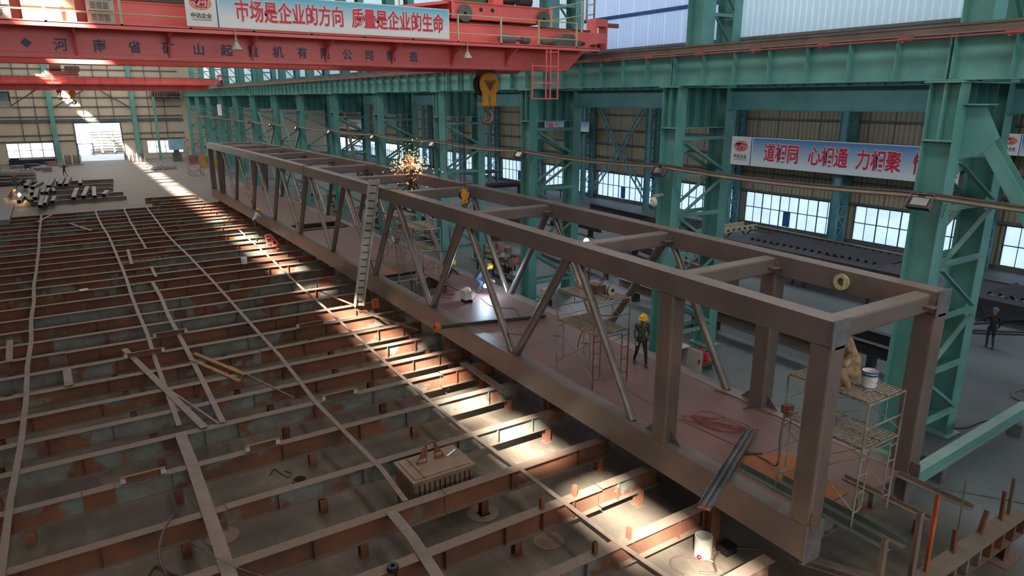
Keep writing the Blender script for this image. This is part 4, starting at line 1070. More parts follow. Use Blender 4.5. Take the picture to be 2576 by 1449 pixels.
# things on the scaffolds and deck
def wirespool(c, ax, R, w, lb, m='offwhite'):
    t = thing('wire_spool', lb, 'wire spool', c)
    MB().lathe([(R*.25,-w/2),(R,-w/2),(R,-w/2+.012),(R*.25,-w/2+.012)],c,ax,24).lathe([(R*.25,w/2-.012),(R,w/2-.012),(R,w/2),(R*.25,w/2)],c,ax,24).build('flange',M[m],t)
    MB().lathe([(R*.25,-w/2+.01),(R*.8,-w/2+.01),(R*.8,w/2-.01),(R*.25,w/2-.01)],c,ax,24).build('wire_winding',M['plate'],t)
    MB().lathe([(R*.12,-w/2-.005),(R*.32,-w/2-.005),(R*.32,w/2+.005),(R*.12,w/2+.005)],c,ax,14).build('hub',M['black'],t)
wirespool((13.1,14.85,5.03),'y',.17,.1,'white-flanged wire spool standing on the middle scaffold')
t = thing('wire_feeder','brown dusty wire feeder machine on the middle scaffold','wire feeder',(12.85,15.3,4.87))
MB().box(12.7,13.05,15.05,15.5,4.89,5.15).tube((12.7,15.0,5.15),(13.0,15.0,5.4),.02,6).tube((13.0,15.0,5.4),(13.1,15.4,5.2),.02,6).build('feeder_body',M['crate'],t)
wirespool((13.05,7.55,3.95),'z',.13,.12,'silver wire spool lying on the lower board of the near scaffold','plate')
wirespool((12.9,7.35+.55,5.02),'z',.15,.08,'blue-grey wire spool on a small stand beside the cloaked worker','plate')
t = thing('stand_box','small cream stand box under the spool beside the cloaked worker','box',(13.0,7.9,4.86))
MB().box(12.78,13.12,7.72,8.06,4.87,4.89).box(12.78,12.81,7.72,8.06,4.89,4.97).box(13.09,13.12,7.72,8.06,4.89,4.97).box(12.78,13.12,7.72,8.06,4.955,4.975).build('box_body',M['wood'],t)
c = V(13.0,6.85,4.86)
t = thing('paint_bucket','white paint bucket with blue bands standing on the near scaffold','bucket',c)
MB().lathe([(0,.01),(.135,.01),(.155,.37),(.16,.38),(.15,.38),(.13,.03),(0,.03)],c,'z',26).build('bucket_body',M['white'],t,smooth=True)
for a, b_ in ((.03,.055),(.29,.335)): MB().lathe([(.1375+.055*a,a),(.1385+.055*b_,b_)],c,'z',26).build('blue_band',M['hatblue'],t,smooth=True)
MB().lathe([(.158,.355),(.166,.36),(.166,.385),(.155,.385)],c,'z',26).build('rim',M['hatblue'],t)
MB().pipe([c+V(-.16,0,.33),c+V(-.12,-.14,.2),c+V(0,-.19,.16),c+V(.12,-.14,.2),c+V(.16,0,.33)],.004,5).build('handle',M['galv'],t)
t = thing('small_block','small rusty block clamped to the near scaffold frame','block',(12.36,8.2,3.9))
MB().box(12.3,12.5,8.1,8.28,3.93,4.12).build('block_body',M['rust'],t)

# wire feeder with white cover on deck, hoses
t = thing('wire_feeder','white-covered wire feeder standing on the deck near the welding arc','wire feeder',(13.38,24.3,2.28))
z = 2.09+camb(24.3)
MB().box(13.2,13.5,24.05,24.5,z+.12,z+.5).ball((13.35,24.2,z+.5),.18,.2,.14).build('feeder_body',M['white'],t)
MB().box(13.18,13.24,24.0,24.4,z,z+.12).box(13.46,13.52,24.0,24.4,z,z+.12).build('foot',M['black'],t)
MB().pipe([(13.3,24.0,z+.45),(13.5,23.8,z+.6),(13.7,23.9,z+.3),(13.6,24.1,z+.1)],.02,6).build('cable',M['offwhite'],t)
def hose(name, lb, pts, r, m, cat='hose', n=6, wig=0):
    P_ = [V(p) for p in pts]; out = []
    for i in range(len(P_)-1):
        a = P_[max(i-1,0)]; b = P_[i]; c = P_[i+1]; d = P_[min(i+2,len(P_)-1)]
        for k in range(n):
            t_ = k/n; out.append(.5*((2*b)+(c-a)*t_+(2*a-5*b+4*c-d)*t_*t_+(3*b-a-3*c+d)*t_**3))
    out.append(P_[-1]); return tag(MB().pipe(out,r,6).build(name,M[m]),lb,cat)
zz = 2.115
hose('cable_coil','tangled loops of thin pinkish cable on the near part of the deck',[(13.6+.45*math.cos(a*1.07)+.12*math.sin(a*.31),10.9+.65*math.sin(a)+.2*math.cos(a*.43),zz+.02*(i%3)+camb(11)) for i, a in enumerate([k*.62 for k in range(46)])],.011,'redcable','cable',3)
hose('hose','dark brown hose running along the deck to the near scaffold',[(12.9,16.3,zz+.05),(13.0,13.6,zz+.05),(12.9,12.2,zz+.03),(13.0,10.9,zz+.03),(13.1,9.2,zz+.03),(12.7,8.5,zz+.3),(12.5,8.35,3.2),(12.45,8.3,3.7)],.02,'cable')
hose('hose','hose looping beside the camouflaged worker',[(14.4,15.2,zz+.05),(14.0,14.5,zz+.05),(13.8,14.0,zz+.04),(14.3,13.6,zz+.04),(14.8,14.2,zz+.04),(14.4,14.5,zz+.04)],.018,'redcable')
hose('hose','hose from the middle scaffold toward the far chord',[(12.7,15.2,zz+.04),(13.2,14.3,zz+.04),(13.9,15.0,zz+.05),(14.4,16.4,zz+.05),(14.0,17.5,zz+.06),(13.7,16.0,4.6)],.016,'cable')
hose('cable_coil','reddish cable coil on the deck beside the white feeder',[(13.0+.3*math.cos(a),25.3+.5*math.sin(a),2.3+.01*i) for i, a in enumerate([k*.7 for k in range(26)])],.014,'redcable','cable',3)
hose('hose','thin cable winding over the deck in front of the arc',[(14.1,24.3,2.3),(13.9,23.0,2.29),(14.5,22.3,2.28),(14.2,21.4,2.27),(14.8,20.8,2.26),(15.0,21.6,2.27)],.013,'cable')
hose('hose','hose lying along the far bottom chord near the second post',[(15.2,12.5,zz+.07),(15.3,11.8,2.2),(15.2,10.9,2.2),(15.25,10.0,2.2),(15.1,9.4,2.2)],.015,'cable')
for i, (x, y, a, L) in enumerate(((12.85,9.55,.5,.5),(13.2,8.35,1.2,.7),(14.3,17.7,.9,.35),(13.9,18.8,.6,.3),(14.9,11.2,.2,.6),(12.9,21.5,1.1,.4))):
    tag(MB().bar((x,y,2.13+camb(y)),(x+L*math.cos(a),y-L*math.sin(a),2.13+camb(y)),.05,.02).build('steel_offcut',M['dark']),'small dark steel offcut on the bridge deck, %s from the camera end' % ['second','first','fifth','sixth','fourth','last'][i] if False else 'dark steel offcut on the deck, %s' % ['near the angle bars','in front of the orange rust patch','beyond the middle scaffold','near the long green-grey channel','inside the far chord by the second post','at the open clamp end of the long channel'][i],'offcut','steel offcuts on the deck')

# crate between the near beams
t = thing('lifting_crate','dusty slatted steel crate with a double lifting lug, standing between the near beams','crate',(7.2,14.9,0))
x0, x1, y0, y1 = 6.22, 7.95, 14.2, 15.38; CZ = 1.2
MB().box(x0+.06,x1-.06,y0+.06,y1-.06,.05,CZ-.1).build('crate_body',M['crate'],t)
for k in range(12):
    x = x0+.02+k*(x1-x0-.13)/11; MB().box(x,x+.1,y0,y0+.06,.02,CZ-.12).build('slat',M['crate'],t)
for k in range(7):
    y = y0+.06+k*(y1-y0-.2)/6; MB().box(x0,x0+.06,y,y+.13,.02,CZ-.12).build('slat',M['crate'],t)
MB().box(x0-.04,x1+.04,y0-.04,y1+.04,CZ-.13,CZ-.02).box(x0+.06,x1-.06,y0+.06,y1-.06,CZ-.02,CZ+.01).box(x0+.3,x0+.36,y0+.02,y1-.05,CZ+.01,CZ+.04).build('crate_lid',M['crate'],t)
lx, ly = 7.05, 14.9
for sg in (-1,1):
    MB().poly([(lx+sg*.42,ly,CZ+.01),(lx+sg*.12,ly,CZ+.01),(lx+sg*.1,ly,CZ+.44),(lx+sg*.19,ly,CZ+.44)],.05,1).build('lifting_lug',M['rust'],t)
MB().pipe([(lx-.16,ly+.02,CZ+.2)]+[(lx+.15*math.cos(a),ly+.02,CZ+.42+.15*math.sin(a)) for a in [PI-PI*k/8 for k in range(9)]]+[(lx+.16,ly+.02,CZ+.2)],.035,8).build('lifting_ring',M['rust'],t)
text_mesh('lettering','DZ双',.11,M['cream'],t,(lx-.38,ly-.012,CZ+.06),(1,0,0),(0,0,1),.9,.002)
text_mesh('lettering','T/吨',.1,M['cream'],t,(lx+.13,ly-.012,CZ+.12),(1,0,0),(0,0,1),.9,.002)
MB().bar((7.5,14.85,1.24),(7.85,15.05,1.24),.05,.02).build('rod',M['white'],t)

# pipe stubs, boxes, coils on the near floor
def stub(x, y, r, h, m, lb, open_=True):
    t = MB().lathe([(r*.86,h),(r,h),(r,0),(r*.86,0),(r*.86,h)],(x,y,0),'z',22).build('pipe_stub',M[m],smooth=True); tag(t,lb,'pipe stub')
stub(11.45,9.35,.21,.52,'offwhite','pale open pipe stub on the floor beside the near end of the bridge')
stub(4.15,17.2,.2,.44,'rust','brown open pipe stub on the floor left of the crate')
stub(16.6,6.6+.4,.12,.4,'legp','small pinkish pipe stub on the floor under the bridge end')
t = MB().box(11.85,12.2,8.95,9.3,0,.2).box(11.9,12.15,9.0,9.25,.2,.205).build('black_box',M['black']); tag(t,'small dark box on the floor beside the pale pipe stub','box')
tag(MB().lathe([(.05,0),(.12,0),(.13,.05),(.12,.12),(.05,.12),(.05,0)],(4.52,11.6,1.01),'z',18).build('tape_roll',M['black']),'black tape roll standing on a beam at the bottom of the picture','tape roll')
tag(MB().lathe([(.05,0),(.14,0),(.14,.04),(.11,.1),(.05,.1),(.05,0)],(at(276,1182,2,0).x,at(276,1182,2,0).y,0),'z',18).build('wire_roll',M['plate']),'small silver wire roll on the floor between the left beams','wire roll')
for i, (px, py, r) in enumerate(((265,1102,.2),(1110,1030,.4),(790,1025,.3),(1215,1290,.42),(1380,1360,.38),(560,1350,.4),(650,1000,.3))):
    p = at(px,py,2,0)
    tag(MB().lathe([(0,0),(r,0),(r,.012),(0,.012)],(p.x,p.y,.0),'z',24).build('round_plate',M['crate']),'round steel floor plate, %s' % ['far left','behind the sunlit gap','left of the channel piece','in the foreground under the third beam','in the foreground under the second beam','by the bottom left bar','below the wooden planks'][i],'plate','round plates on the floor')
hose('hose','black rubber hose curling over the bottom left beam',[at(420,1449,2,.9),at(400,1400,2,1.05),at(410,1340,2,1.1),at(435,1295,2,1.1)],.03,'cable')
hose('hose','dark hose loop on the floor at the bottom left',[at(375,1449,2,.03),at(385,1430,2,.03),at(400,1425,2,.05),at(425,1440,2,.05),at(445,1448,2,.04)],.028,'cable')
hose('hose','thin hose loop on the floor at the bottom right of the beams',[at(1720,1445,2,.03),at(1690,1425,2,.03),at(1690,1405,2,.03),at(1720,1398,2,.03),at(1755,1405,2,.03)],.022,'cable')
hose('hose','thicker hose loop on the floor at the bottom right, beside the cutting torch',[at(1760,1440,2,.03),at(1800,1440,2,.03),at(1795,1410,2,.03),at(1815,1385,2,.03),at(1860,1380,2,.03),at(1905,1383,2,.03)],.03,'cable')
t = thing('gas_regulator','small red and silver gas regulator lying on the floor at the bottom right','regulator',at(1765,1408,2,0))
p = at(1765,1408,2,0)
MB().ball(p+V(-.03,.05,.06),.06).build('gauge',M['ext'],t); MB().tube(p+V(0,0,.05),p+V(.12,-.25,.05),.02,8).build('torch_stem',M['galv'],t)
hose('cord','thin pale cord crossing the bottom left bars',[at(478,1365,2,.05),at(540,1400,2,1.05),at(590,1425,2,1.06),at(660,1449,2,.6)],.012,'strip','cord')
hose('cord','broken dark wire pieces on the floor left of the crate',[at(678,1195,2,.02),at(690,1180,2,.02),at(705,1190,2,.02),at(725,1200,2,.02),at(733,1190,2,.02),at(715,1185,2,.02)],.012,'black','wire')
t = thing('white_bucket','small white bucket between the middle beams','bucket',at(615,663,2,ZT))
p = at(615,663,2,ZT); MB().lathe([(0,0),(.16,0),(.18,.36),(.16,.36),(.14,.04),(0,.04)],p,'z',18).build('bucket_body',M['white'],t)
t = thing('red_frame_chair','orange-red welded frame standing on the beams beside the truss','frame',(10.9,45.8,ZT+.02))
ro = M['red']
q = lambda x, y, Y=46.4: at(x, y, 1, Y)
for (a,b_) in ((q(667,592),q(673,621)),(q(682,590),q(687,619)),(q(667,592),q(682,590)),(q(668,600),q(684,598)),(q(682,590),q(700,614)),(q(686,620,46.0),q(702,612,46.0)),(q(694,617),q(702,634)),(q(670,612),q(686,610)),(q(667,592,47.1),q(672,617,47.1)),(q(667,592),q(667,592,47.1))):
    MB().bar(a,b_,.08,.08).build('frame_bar',ro,t)
# orange primer items by the truss
tag(MB().box(11.2,11.45,29.3,29.6,1.02,1.4).build('orange_block',M['orange']),'orange primed block beside the truss near the white ladder','block')
# fire extinguishers and cabinet behind the truss
ex = [at(1760,908,2,.3), at(1776,912,2,.3)]
for i, (x, y) in enumerate(((ex[0].x,ex[0].y),(ex[1].x,ex[1].y))):
    t = thing('fire_extinguisher','red fire extinguisher in the tray at the second column, %s' % ('left one' if i == 0 else 'right smaller one'),'fire extinguisher',(x,y,.3),'extinguishers at the second column')
    s = 1 if i == 0 else .85
    MB().lathe([(0,0),(.1*s,.01),(.105*s,.05),(.105*s,.42*s),(.06*s,.5*s),(.03*s,.54*s),(0,.54*s)],(x,y,.3),'z',18).build('cylinder',M['ext'],t,smooth=True)
    MB().box(x-.04,x+.04,y-.02,y+.02,.3+.54*s,.3+.6*s).build('valve_handle',M['black'],t)
tx, ty = (ex[0].x+ex[1].x)/2, (ex[0].y+ex[1].y)/2
t = thing('tray','brown steel tray on short legs holding the extinguishers by the second column','tray',(tx,ty,.2))
MB().box(tx-.45,tx+.45,ty-.3,ty+.3,.25,.298).box(tx-.45,tx+.45,ty-.33,ty-.3,.25,.42).build('tray_body',M['rust'],t)
for a in (-.4,.3): MB().box(tx+a,tx+a+.1,ty-.25,ty+.25,0,.25).build('leg',M['teal'],t)
t = thing('switch_cabinet','open dirty-white switch cabinet with a swung door behind the bridge deck','cabinet',(19.3,17.8,0))
MB().box(19.0,19.9,18.3,18.34,.05,.95).box(19.0,19.04,17.8,18.34,.05,.95).box(19.86,19.9,17.8,18.34,.05,.95).box(18.96,19.94,17.76,18.38,.95,1.0).box(19.0,19.9,17.8,18.34,.05,.09).build('cabinet_body',M['offwhite'],t)
MB().box(19.08,19.8,18.24,18.3,.12,.9).build('switch_panel',M['dark'],t); dd = MB().box(19.88,19.92,17.1,17.8,.07,.95).build('door',M['offwhite'],t); MB().box(19.85,19.88,17.16,17.2,.45,.6).build('handle',M['dark'],t).parent = dd
for x in (19.02,19.82): MB().box(x,x+.05,17.85,17.9,0,.05).build('leg',M['dark'],t)
t = thing('switch_box','small white box with red characters standing at the third column','box',(20.3,28.1,0))
MB().box(19.95,20.55,27.85,28.2,.35,.95).build('box_body',M['offwhite'],t); MB().box(20.0,20.06,27.9,28.15,0,.35).box(20.45,20.51,27.9,28.15,0,.35).build('leg',M['dark'],t)
text_mesh('lettering','配电箱',.17,M['signred'],t,(20.0,27.845,.6),(1,0,0),(0,0,1),.98,.003)
t = thing('round_lamp','white round lamp on a red-tipped arm beside the second column','lamp',(19.2,19.8,6))
p = at(1643,508,0,19.3); MB().lathe([(0,-.05),(.1,-.06),(.19,0),(.2,.03),(0,.05)],p+V(0,0,0),'x',18).build('lamp_shade',M['white'],t); MB().bar(p+V(0,0,.22),p+V(.5,.02,.26),.12,.1).tube(p+V(.02,0,.05),p+V(.05,0,.22),.03,6).build('arm',M['offwhite'],t)

# ------------------------------------------------------------------ people
STAND = dict(pelvis=(0,0,.95), chest=(0,.0,1.28), neck=(0,.0,1.47), head=(0,.03,1.62),
  sL=(-.18,0,1.42), eL=(-.24,-.03,1.14), wL=(-.25,.05,.89), sR=(.18,0,1.42), eR=(.24,-.03,1.14), wR=(.25,.05,.89),
  hL=(-.09,0,.92), kL=(-.1,.02,.5), aL=(-.1,-.02,.09), hR=(.09,0,.92), kR=(.1,.02,.5), aR=(.1,-.02,.09), face=(0,1,0))
def person(lb, loc, rz, pose, mats, hat=None, hatm='hatyellow', vox=.016, toes=True, extra=None):
    J = dict(STAND); J.update(pose); J = {k: V(v) for k, v in J.items()}
    segs = []      # (p, q, r1, r2, material slot)
    S = lambda p, q, r1, r2, m: segs.append((V(p), V(q), r1, r2, m))
    S(J['pelvis'], J['pelvis'].lerp(J['chest'],.5), .135, .13, 0); S(J['pelvis'].lerp(J['chest'],.5), J['chest'], .13, .15, 0)
    S(J['sL'], J['sR'], .085, .085, 0); S(J['chest'], J['neck'], .14, .07, 0)
    S(J['neck']+V(0,0,-.02), J['head'], .055, .06, 2)
    fd = J['face'].normalized(); up = (J['head']-J['neck']).normalized()
    hc = J['head']+up*.03
    S(hc+up*.02-fd*.01, hc-up*.05+fd*.02, .095, .075, 2)
    S(hc+fd*.085-up*.0, hc+fd*.105-up*.025, .014, .018, 2)            # nose
    rt = fd.cross(up).normalized()
    for s in (-1,1): S(hc+rt*s*.088, hc+rt*s*.1-up*.03, .016, .012, 2)   # ears
    S(hc+fd*.07-up*.085, hc+fd*.075-up*.085, .03, .02, 2)              # chin
    for s in 'LR':
        sh, e, w_, h, k, a = (J[n+s] for n in 'sewhka')
        S(sh, e, .062, .048, 0); S(e, w_, .046, .034, 0)
        d = (w_-e).normalized(); sd_ = d.cross(fd if abs(d.dot(fd)) < .9 else V(1,0,0)).normalized(); pn = sd_.cross(d)
        palm = w_+d*.085; S(w_, palm, .026, .03, 2)
        for f_ in range(4):
            b0 = palm+sd_*(-.027+.018*f_); ln = (.036,.042,.04,.032)[f_]
            m1 = b0+d*ln+pn*.008; S(b0, m1, .0105, .0098, 2); S(m1, m1+d*ln*.7+pn*.02, .0098, .009, 2)
        tb = w_+d*.03-sd_*.03; S(tb, tb+d*.035-sd_*.02+pn*.01, .012, .011, 2); S(tb+d*.035-sd_*.02+pn*.01, tb+d*.06-sd_*.02+pn*.025, .011, .009, 2)
        S(h, k, .092, .062, 1); S(k, a+V(0,0,.03), .06, .045, 1)
        td = V(fd.x,fd.y,0); td = td.normalized() if td.length > .1 else V(0,1,0)
        if 't'+s in J: td = (J['t'+s]).normalized()
        S(a+V(0,0,-.04)-td*.03, a+td*.15+V(0,0,-.055), .045, .038, 3); S(a, a+V(0,0,-.03), .05, .048, 3)
    S(J['hL'], J['hR'], .1, .1, 1); S(J['pelvis'], J['pelvis']+V(0,0,-.03), .13, .12, 1)
    if extra: extra(S, J)
    b = MB()
    for p, q, r1, r2, m in segs:
        if (q-p).length < 1e-4: q = p+V(0,0,.001)
        d = (q-p).normalized(); u = d.orthogonal().normalized(); w_ = d.cross(u); n = 10
        rings = []
        for (c, r, t_) in [(p-d*r1*.8,r1*.55,0),(p-d*r1*.3,r1*.93,0),(p,r1,0),(q,r2,0),(q+d*r2*.3,r2*.93,0),(q+d*r2*.8,r2*.55,0)]:
            rings.append([c+(u*math.cos(2*PI*k/n)+w_*math.sin(2*PI*k/n))*r for k in range(n)])
        n0 = len(b.v); b.v += [v for g in rings for v in g]
        for i in range(5):
            for k in range(n): b.f.append((n0+i*n+k,n0+i*n+(k+1)%n,n0+(i+1)*n+(k+1)%n,n0+(i+1)*n+k))
        b.f += [tuple(n0+k for k in range(n))[::-1], tuple(n0+5*n+k for k in range(n))]
    me = b.mesh('person', V(0,0,0))
    o = bpy.data.objects.new('tmp', me); COL.objects.link(o)
    md = o.modifiers.new('r','REMESH'); md.mode = 'VOXEL'; md.voxel_size = vox
    m2 = o.modifiers.new('s','SMOOTH'); m2.iterations = 2; m2.factor = .5
    me2 = bpy.data.meshes.new_from_object(o.evaluated_get(bpy.context.evaluated_depsgraph_get()))
    bpy.data.objects.remove(o)
    for mm in mats: me2.materials.append(M[mm])
    for p in me2.polygons:
        c = p.center; best = 1e9
        for (a, q, r1, r2, m) in segs:
            ab = q-a; t_ = max(0, min(1, (c-a).dot(ab)/max(ab.length_squared,1e-9)))
            dd = (c-(a+ab*t_)).length-(r1+(r2-r1)*t_)
            if dd < best: best = dd; p.material_index = m
        p.use_smooth = True
    me2.name = 'person'
    o = bpy.data.objects.new('person', me2); COL.objects.link(o)
    o.location = loc; o.rotation_euler = (0,0,rz); LOC[o.name] = V(0,0,0)
    tag(o, lb, 'person')
    # local frame for the parts
    zax = up; xax = rt; yax = zax.cross(xax)
    def fr(p): return hc+xax*p.x+yax*p.y+zax*p.z
    if hat:
        h = MB().lathe([(.15,.035),(.128,.045),(.126,.07),(.115,.12),(.08,.16),(.03,.178),(0,.18)],(0,0,0),'z',20).ball((0,.1,.045),.085,.08,.01)
        h.bar((0,-.1,.13),(0,.1,.13),.03,.11)
        h.v = [fr(v) for v in h.v]; h.build('helmet', M[hatm], o, smooth=True)
    e = MB()
    for s in (-1,1): e.ball((s*.033,.088,.0),.011,.008,.008,8,5)
    e.v = [fr(v+V(0,0,.01)) for v in e.v]; e.build('eyes', M['black'], o)
    mo = MB().ball((0,.093,-.062),.024,.006,.006,8,5); mo.v = [fr(v) for v in mo.v]; mo.build('mouth', M['cable'], o)
    return o
zd = 2.1
# camouflage worker standing on the deck
person('worker in camouflage jacket and yellow helmet standing on the bridge deck', (14.72,15.15,2.1+camb(15)), math.radians(150),
  dict(pelvis=(0,0,.9),chest=(0,.03,1.22),neck=(0,.05,1.4),head=(0,.08,1.54),sL=(-.18,.03,1.36),sR=(.18,.03,1.36),eL=(-.23,.0,1.08),wL=(-.18,.14,.86),eR=(.23,.0,1.08),wR=(.2,.14,.86),
       hL=(-.09,0,.88),kL=(-.12,.14,.48),aL=(-.14,.18,.09),hR=(.09,0,.88),kR=(.12,-.05,.48),aR=(.14,-.25,.09),face=(0,1,-.25)), ('camo','navy','skin','shoe'), True, vox=.013)
# walking man with the blue helmet on the right floor
person('man in dark clothes and blue helmet walking away across the right floor', (32.84,12.36,0), math.radians(-60),
  dict(eL=(-.42,.02,1.22),wL=(-.62,.06,1.1),eR=(.27,.05,1.12),wR=(.24,.2,.92),kL=(-.1,.1,.5),aL=(-.1,.02,.09),kR=(.1,.08,.5),aR=(.1,-.22,.1)), ('blackcloth','navy','skin','shoe'), True, 'hatblue', vox=.016)
# cloaked worker on the near scaffold
person('worker in brown canvas hood and coverall crouching on the near scaffold beside the bucket', (12.66,7.12,4.87), math.radians(60),
  dict(pelvis=(0,-.05,.36),chest=(0,.03,.66),neck=(0,.08,.82),head=(0,.13,.93),sL=(-.18,.05,.76),eL=(-.25,.24,.6),wL=(-.12,.44,.62),sR=(.18,.05,.76),eR=(.25,.24,.6),wR=(.1,.46,.6),
       hL=(-.1,-.05,.34),kL=(-.18,.3,.46),aL=(-.15,.06,.09),hR=(.1,-.05,.34),kR=(.18,.3,.46),aR=(.15,.06,.09),face=(0,1,-.3)),
  ('brownc','brownc','brownc','brownc'), False, vox=.016, extra=lambda S,J: (S((0,.07,.84),(0,.11,.98),.15,.13,0),S((0,.0,.6),(0,.05,.78),.22,.16,0),S((0,-.04,.32),(0,0,.56),.22,.21,0),S((-.12,.0,.36),(-.18,.28,.44),.12,.1,1),S((.12,.0,.36),(.18,.28,.44),.12,.1,1),S((-.18,.28,.42),(-.15,.08,.12),.1,.08,1),S((.18,.28,.42),(.15,.08,.12),.1,.08,1),S((-.18,.05,.74),(-.25,.24,.6),.09,.08,0),S((.18,.05,.74),(.25,.24,.6),.09,.08,0)))
# worker in white shirt leaning on the near bottom chord
person('worker in white shirt and yellow helmet leaning on the near chord', (11.2,52.4,ZT+.01), math.radians(-80),
  dict(pelvis=(0,-.1,.9),chest=(0,.12,1.2),neck=(0,.2,1.36),head=(0,.26,1.5),sL=(-.18,.14,1.32),sR=(.18,.14,1.32),eL=(-.3,.3,1.15),wL=(-.25,.5,1.1),eR=(.3,.3,1.15),wR=(.25,.5,1.1),hL=(-.09,-.1,.88),hR=(.09,-.1,.88),kL=(-.1,-.05,.48),kR=(.1,-.05,.48),face=(0,1,-.3)),
  ('whitecloth','greycloth','skin','shoe'), True, vox=.02)
CR = dict(pelvis=(0,0,.36),chest=(0,.24,.72),neck=(0,.36,.88),head=(0,.45,.98),sL=(-.18,.3,.85),eL=(-.24,.5,.62),wL=(-.12,.7,.52),sR=(.18,.3,.85),eR=(.24,.5,.62),wR=(.1,.72,.5),
  hL=(-.09,0,.34),kL=(-.2,.36,.52),aL=(-.17,.08,.09),hR=(.09,0,.34),kR=(.2,.36,.52),aR=(.17,.08,.09),face=(0,.8,-.6))
zz = 2.09+camb(25)
person('crouching worker in dark clothes on the deck, left of the welding arc', (13.75,27.2,2.09+camb(27)), math.radians(-120), CR, ('navy','navy','skin','shoe'), True, vox=.018)
BEND = dict(pelvis=(0,-.05,.62),chest=(0,.25,.95),neck=(0,.4,1.08),head=(0,.5,1.16),sL=(-.18,.33,1.05),eL=(-.26,.5,.8),wL=(-.12,.66,.62),sR=(.18,.33,1.05),eR=(.26,.5,.8),wR=(.1,.7,.6),
  hL=(-.1,-.05,.6),kL=(-.2,.25,.48),aL=(-.18,.0,.09),hR=(.1,-.05,.6),kR=(.2,.25,.48),aR=(.18,.0,.09),face=(0,.75,-.65))
person('welder in blue clothes and yellow helmet bending over the bright arc on the deck', (14.55,25.3,zz), math.radians(-140), BEND, ('navy','navy','skin','shoe'), True, vox=.018)
ap = V(14.25,24.15,zz+.5)
ap = at(1221,719,1,24.6)
t = MB().ball(ap,.09); tag(t.build('welding_arc',M['arc']),'brilliant blue-white welding arc on the bridge deck','welding arc')
tt = MB().tube(ap+V(.03,.03,.03),ap+V(.1,.35,.2),.012,6).build('welding_torch',M['black']); tag(tt,'welding torch held at the bright arc','torch')
point('arc_light', ap+V(-.1,-.15,.22), 130, (.55,.8,1), .05)
# grinder sitting on the far top chord with sparks
zc = 6.5+camb(34)
person('worker in brown clothes sitting on the far top chord in a shower of sparks', (15.6,34.0,zc-.02), math.radians(110),
  dict(pelvis=(0,0,.14),chest=(0,.12,.48),neck=(0,.2,.66),head=(0,.27,.78),sL=(-.18,.15,.6),eL=(-.27,.32,.42),wL=(-.1,.5,.3),sR=(.18,.15,.6),eR=(.27,.32,.42),wR=(.1,.5,.3),hL=(-.1,0,.12),kL=(-.22,.42,.18),aL=(-.24,.5,-.25),hR=(.1,0,.12),kR=(.22,.42,.18),aR=(.24,.5,-.25),face=(0,.8,-.6)), ('brownc','greycloth','skin','shoe'), True, 'cream', vox=.02)
rs = random.Random(5); b = MB()
for c0, n_ in (((15.5,33.2,zc+.35),210),((15.4,34.9,zc+.3),160),((15.7,34.2,zc+.75),60)):
    for _ in range(n_):
        d = V(rs.gauss(0,1),rs.gauss(0,1),rs.gauss(.15,1)).normalized(); R0 = abs(rs.gauss(0,.55))+.05
        p = V(c0)+d*R0; l = rs.uniform(.02,.07); b.tube(p,p+d*l,rs.uniform(.006,.014),4)
tag(b.build('grinding_sparks',M['spark']),'cloud of orange grinding sparks on the far top chord','sparks',None,'stuff')
tag(MB().box(15.5,15.58,33.2,33.5,zc+.01,zc+.1).build('angle_grinder',M['dark']),'small angle grinder on the far top chord','tool')
point('spark_light',(15.4,33.6,zc+.5),25,(1,.5,.2),.2)
# second arc deep in the aisle and smoke coloured glow
p2 = at(1475,606,0,24.5); tag(MB().ball(p2,.16).build('welding_arc',M['arc2']),'pinkish white welding glow seen over the near top chord','welding arc'); point('arc_light2',p2+V(-.4,-.3,.3),320,(.85,.8,1),.1)
t = thing('beam_end','grey box beam end under the pinkish welding glow','steel beam',(24.8,p2.y,0))
MB().box(24.2,26.8,p2.y+.2,p2.y+.7,p2.z-.5,p2.z-.1).build('beam_body',M['dark'],t)
for x in (24.4,26.4): MB().box(x,x+.15,p2.y+.3,p2.y+.6,0,p2.z-.5).build('leg',M['dark'],t)
# far floor people
person('worker carrying a long bar on the shoulders on the far floor, leaning sideways', (-.35,115.0,0), math.radians(20),
  dict(chest=(.08,0,1.28),neck=(.14,0,1.47),head=(.17,.03,1.62),sL=(-.05,0,1.44),sR=(.3,0,1.42),eL=(-.3,.05,1.36),wL=(-.55,0,1.52),eR=(.55,.05,1.36),wR=(.85,0,1.52),pelvis=(0,0,.92),aR=(.35,0,.09),kR=(.2,0,.5)), ('blackcloth','greycloth','skin','shoe'), False, vox=.03)
tag(MB().tube((-2.2,115.0,1.62),(2.2,115.0,1.58),.05,6).build('long_bar',M['dark']),'long dark bar across the shoulders of the far worker','bar')
person('worker in olive clothes standing among the far box beams, left one of the pair', (-5.45,101.5,0), math.radians(180), {}, ('greycloth','greyblk','skin','shoe'), False, vox=.03)
person('worker bending beside the olive-clothed one on the far left floor', (-4.3,101.8,0), math.radians(100), BEND, ('navy','navy','skin','shoe'), False, vox=.03)
person('crouching cutter in brown clothes with an orange flame at the far left', (-5.6,91.2,0), math.radians(-85), dict(CR), ('shoe','shoe','skin','shoe'), True, vox=.025)
fp = at(49,491,1,91.0); tag(MB().ball(fp,.16,.16,.26).build('cutting_flame',M['flame']),'orange cutting flame in front of the crouching far worker','flame'); point('flame_light',fp+V(.1,-.3,.2),120,(1,.55,.2),.15)
tag(MB().lathe([(0,0),(.2,0),(.22,.4),(0,.4)],(-6.0,89.6,0),'z',12).build('bucket',M['white']),'white bucket beside the crouching far worker','bucket')

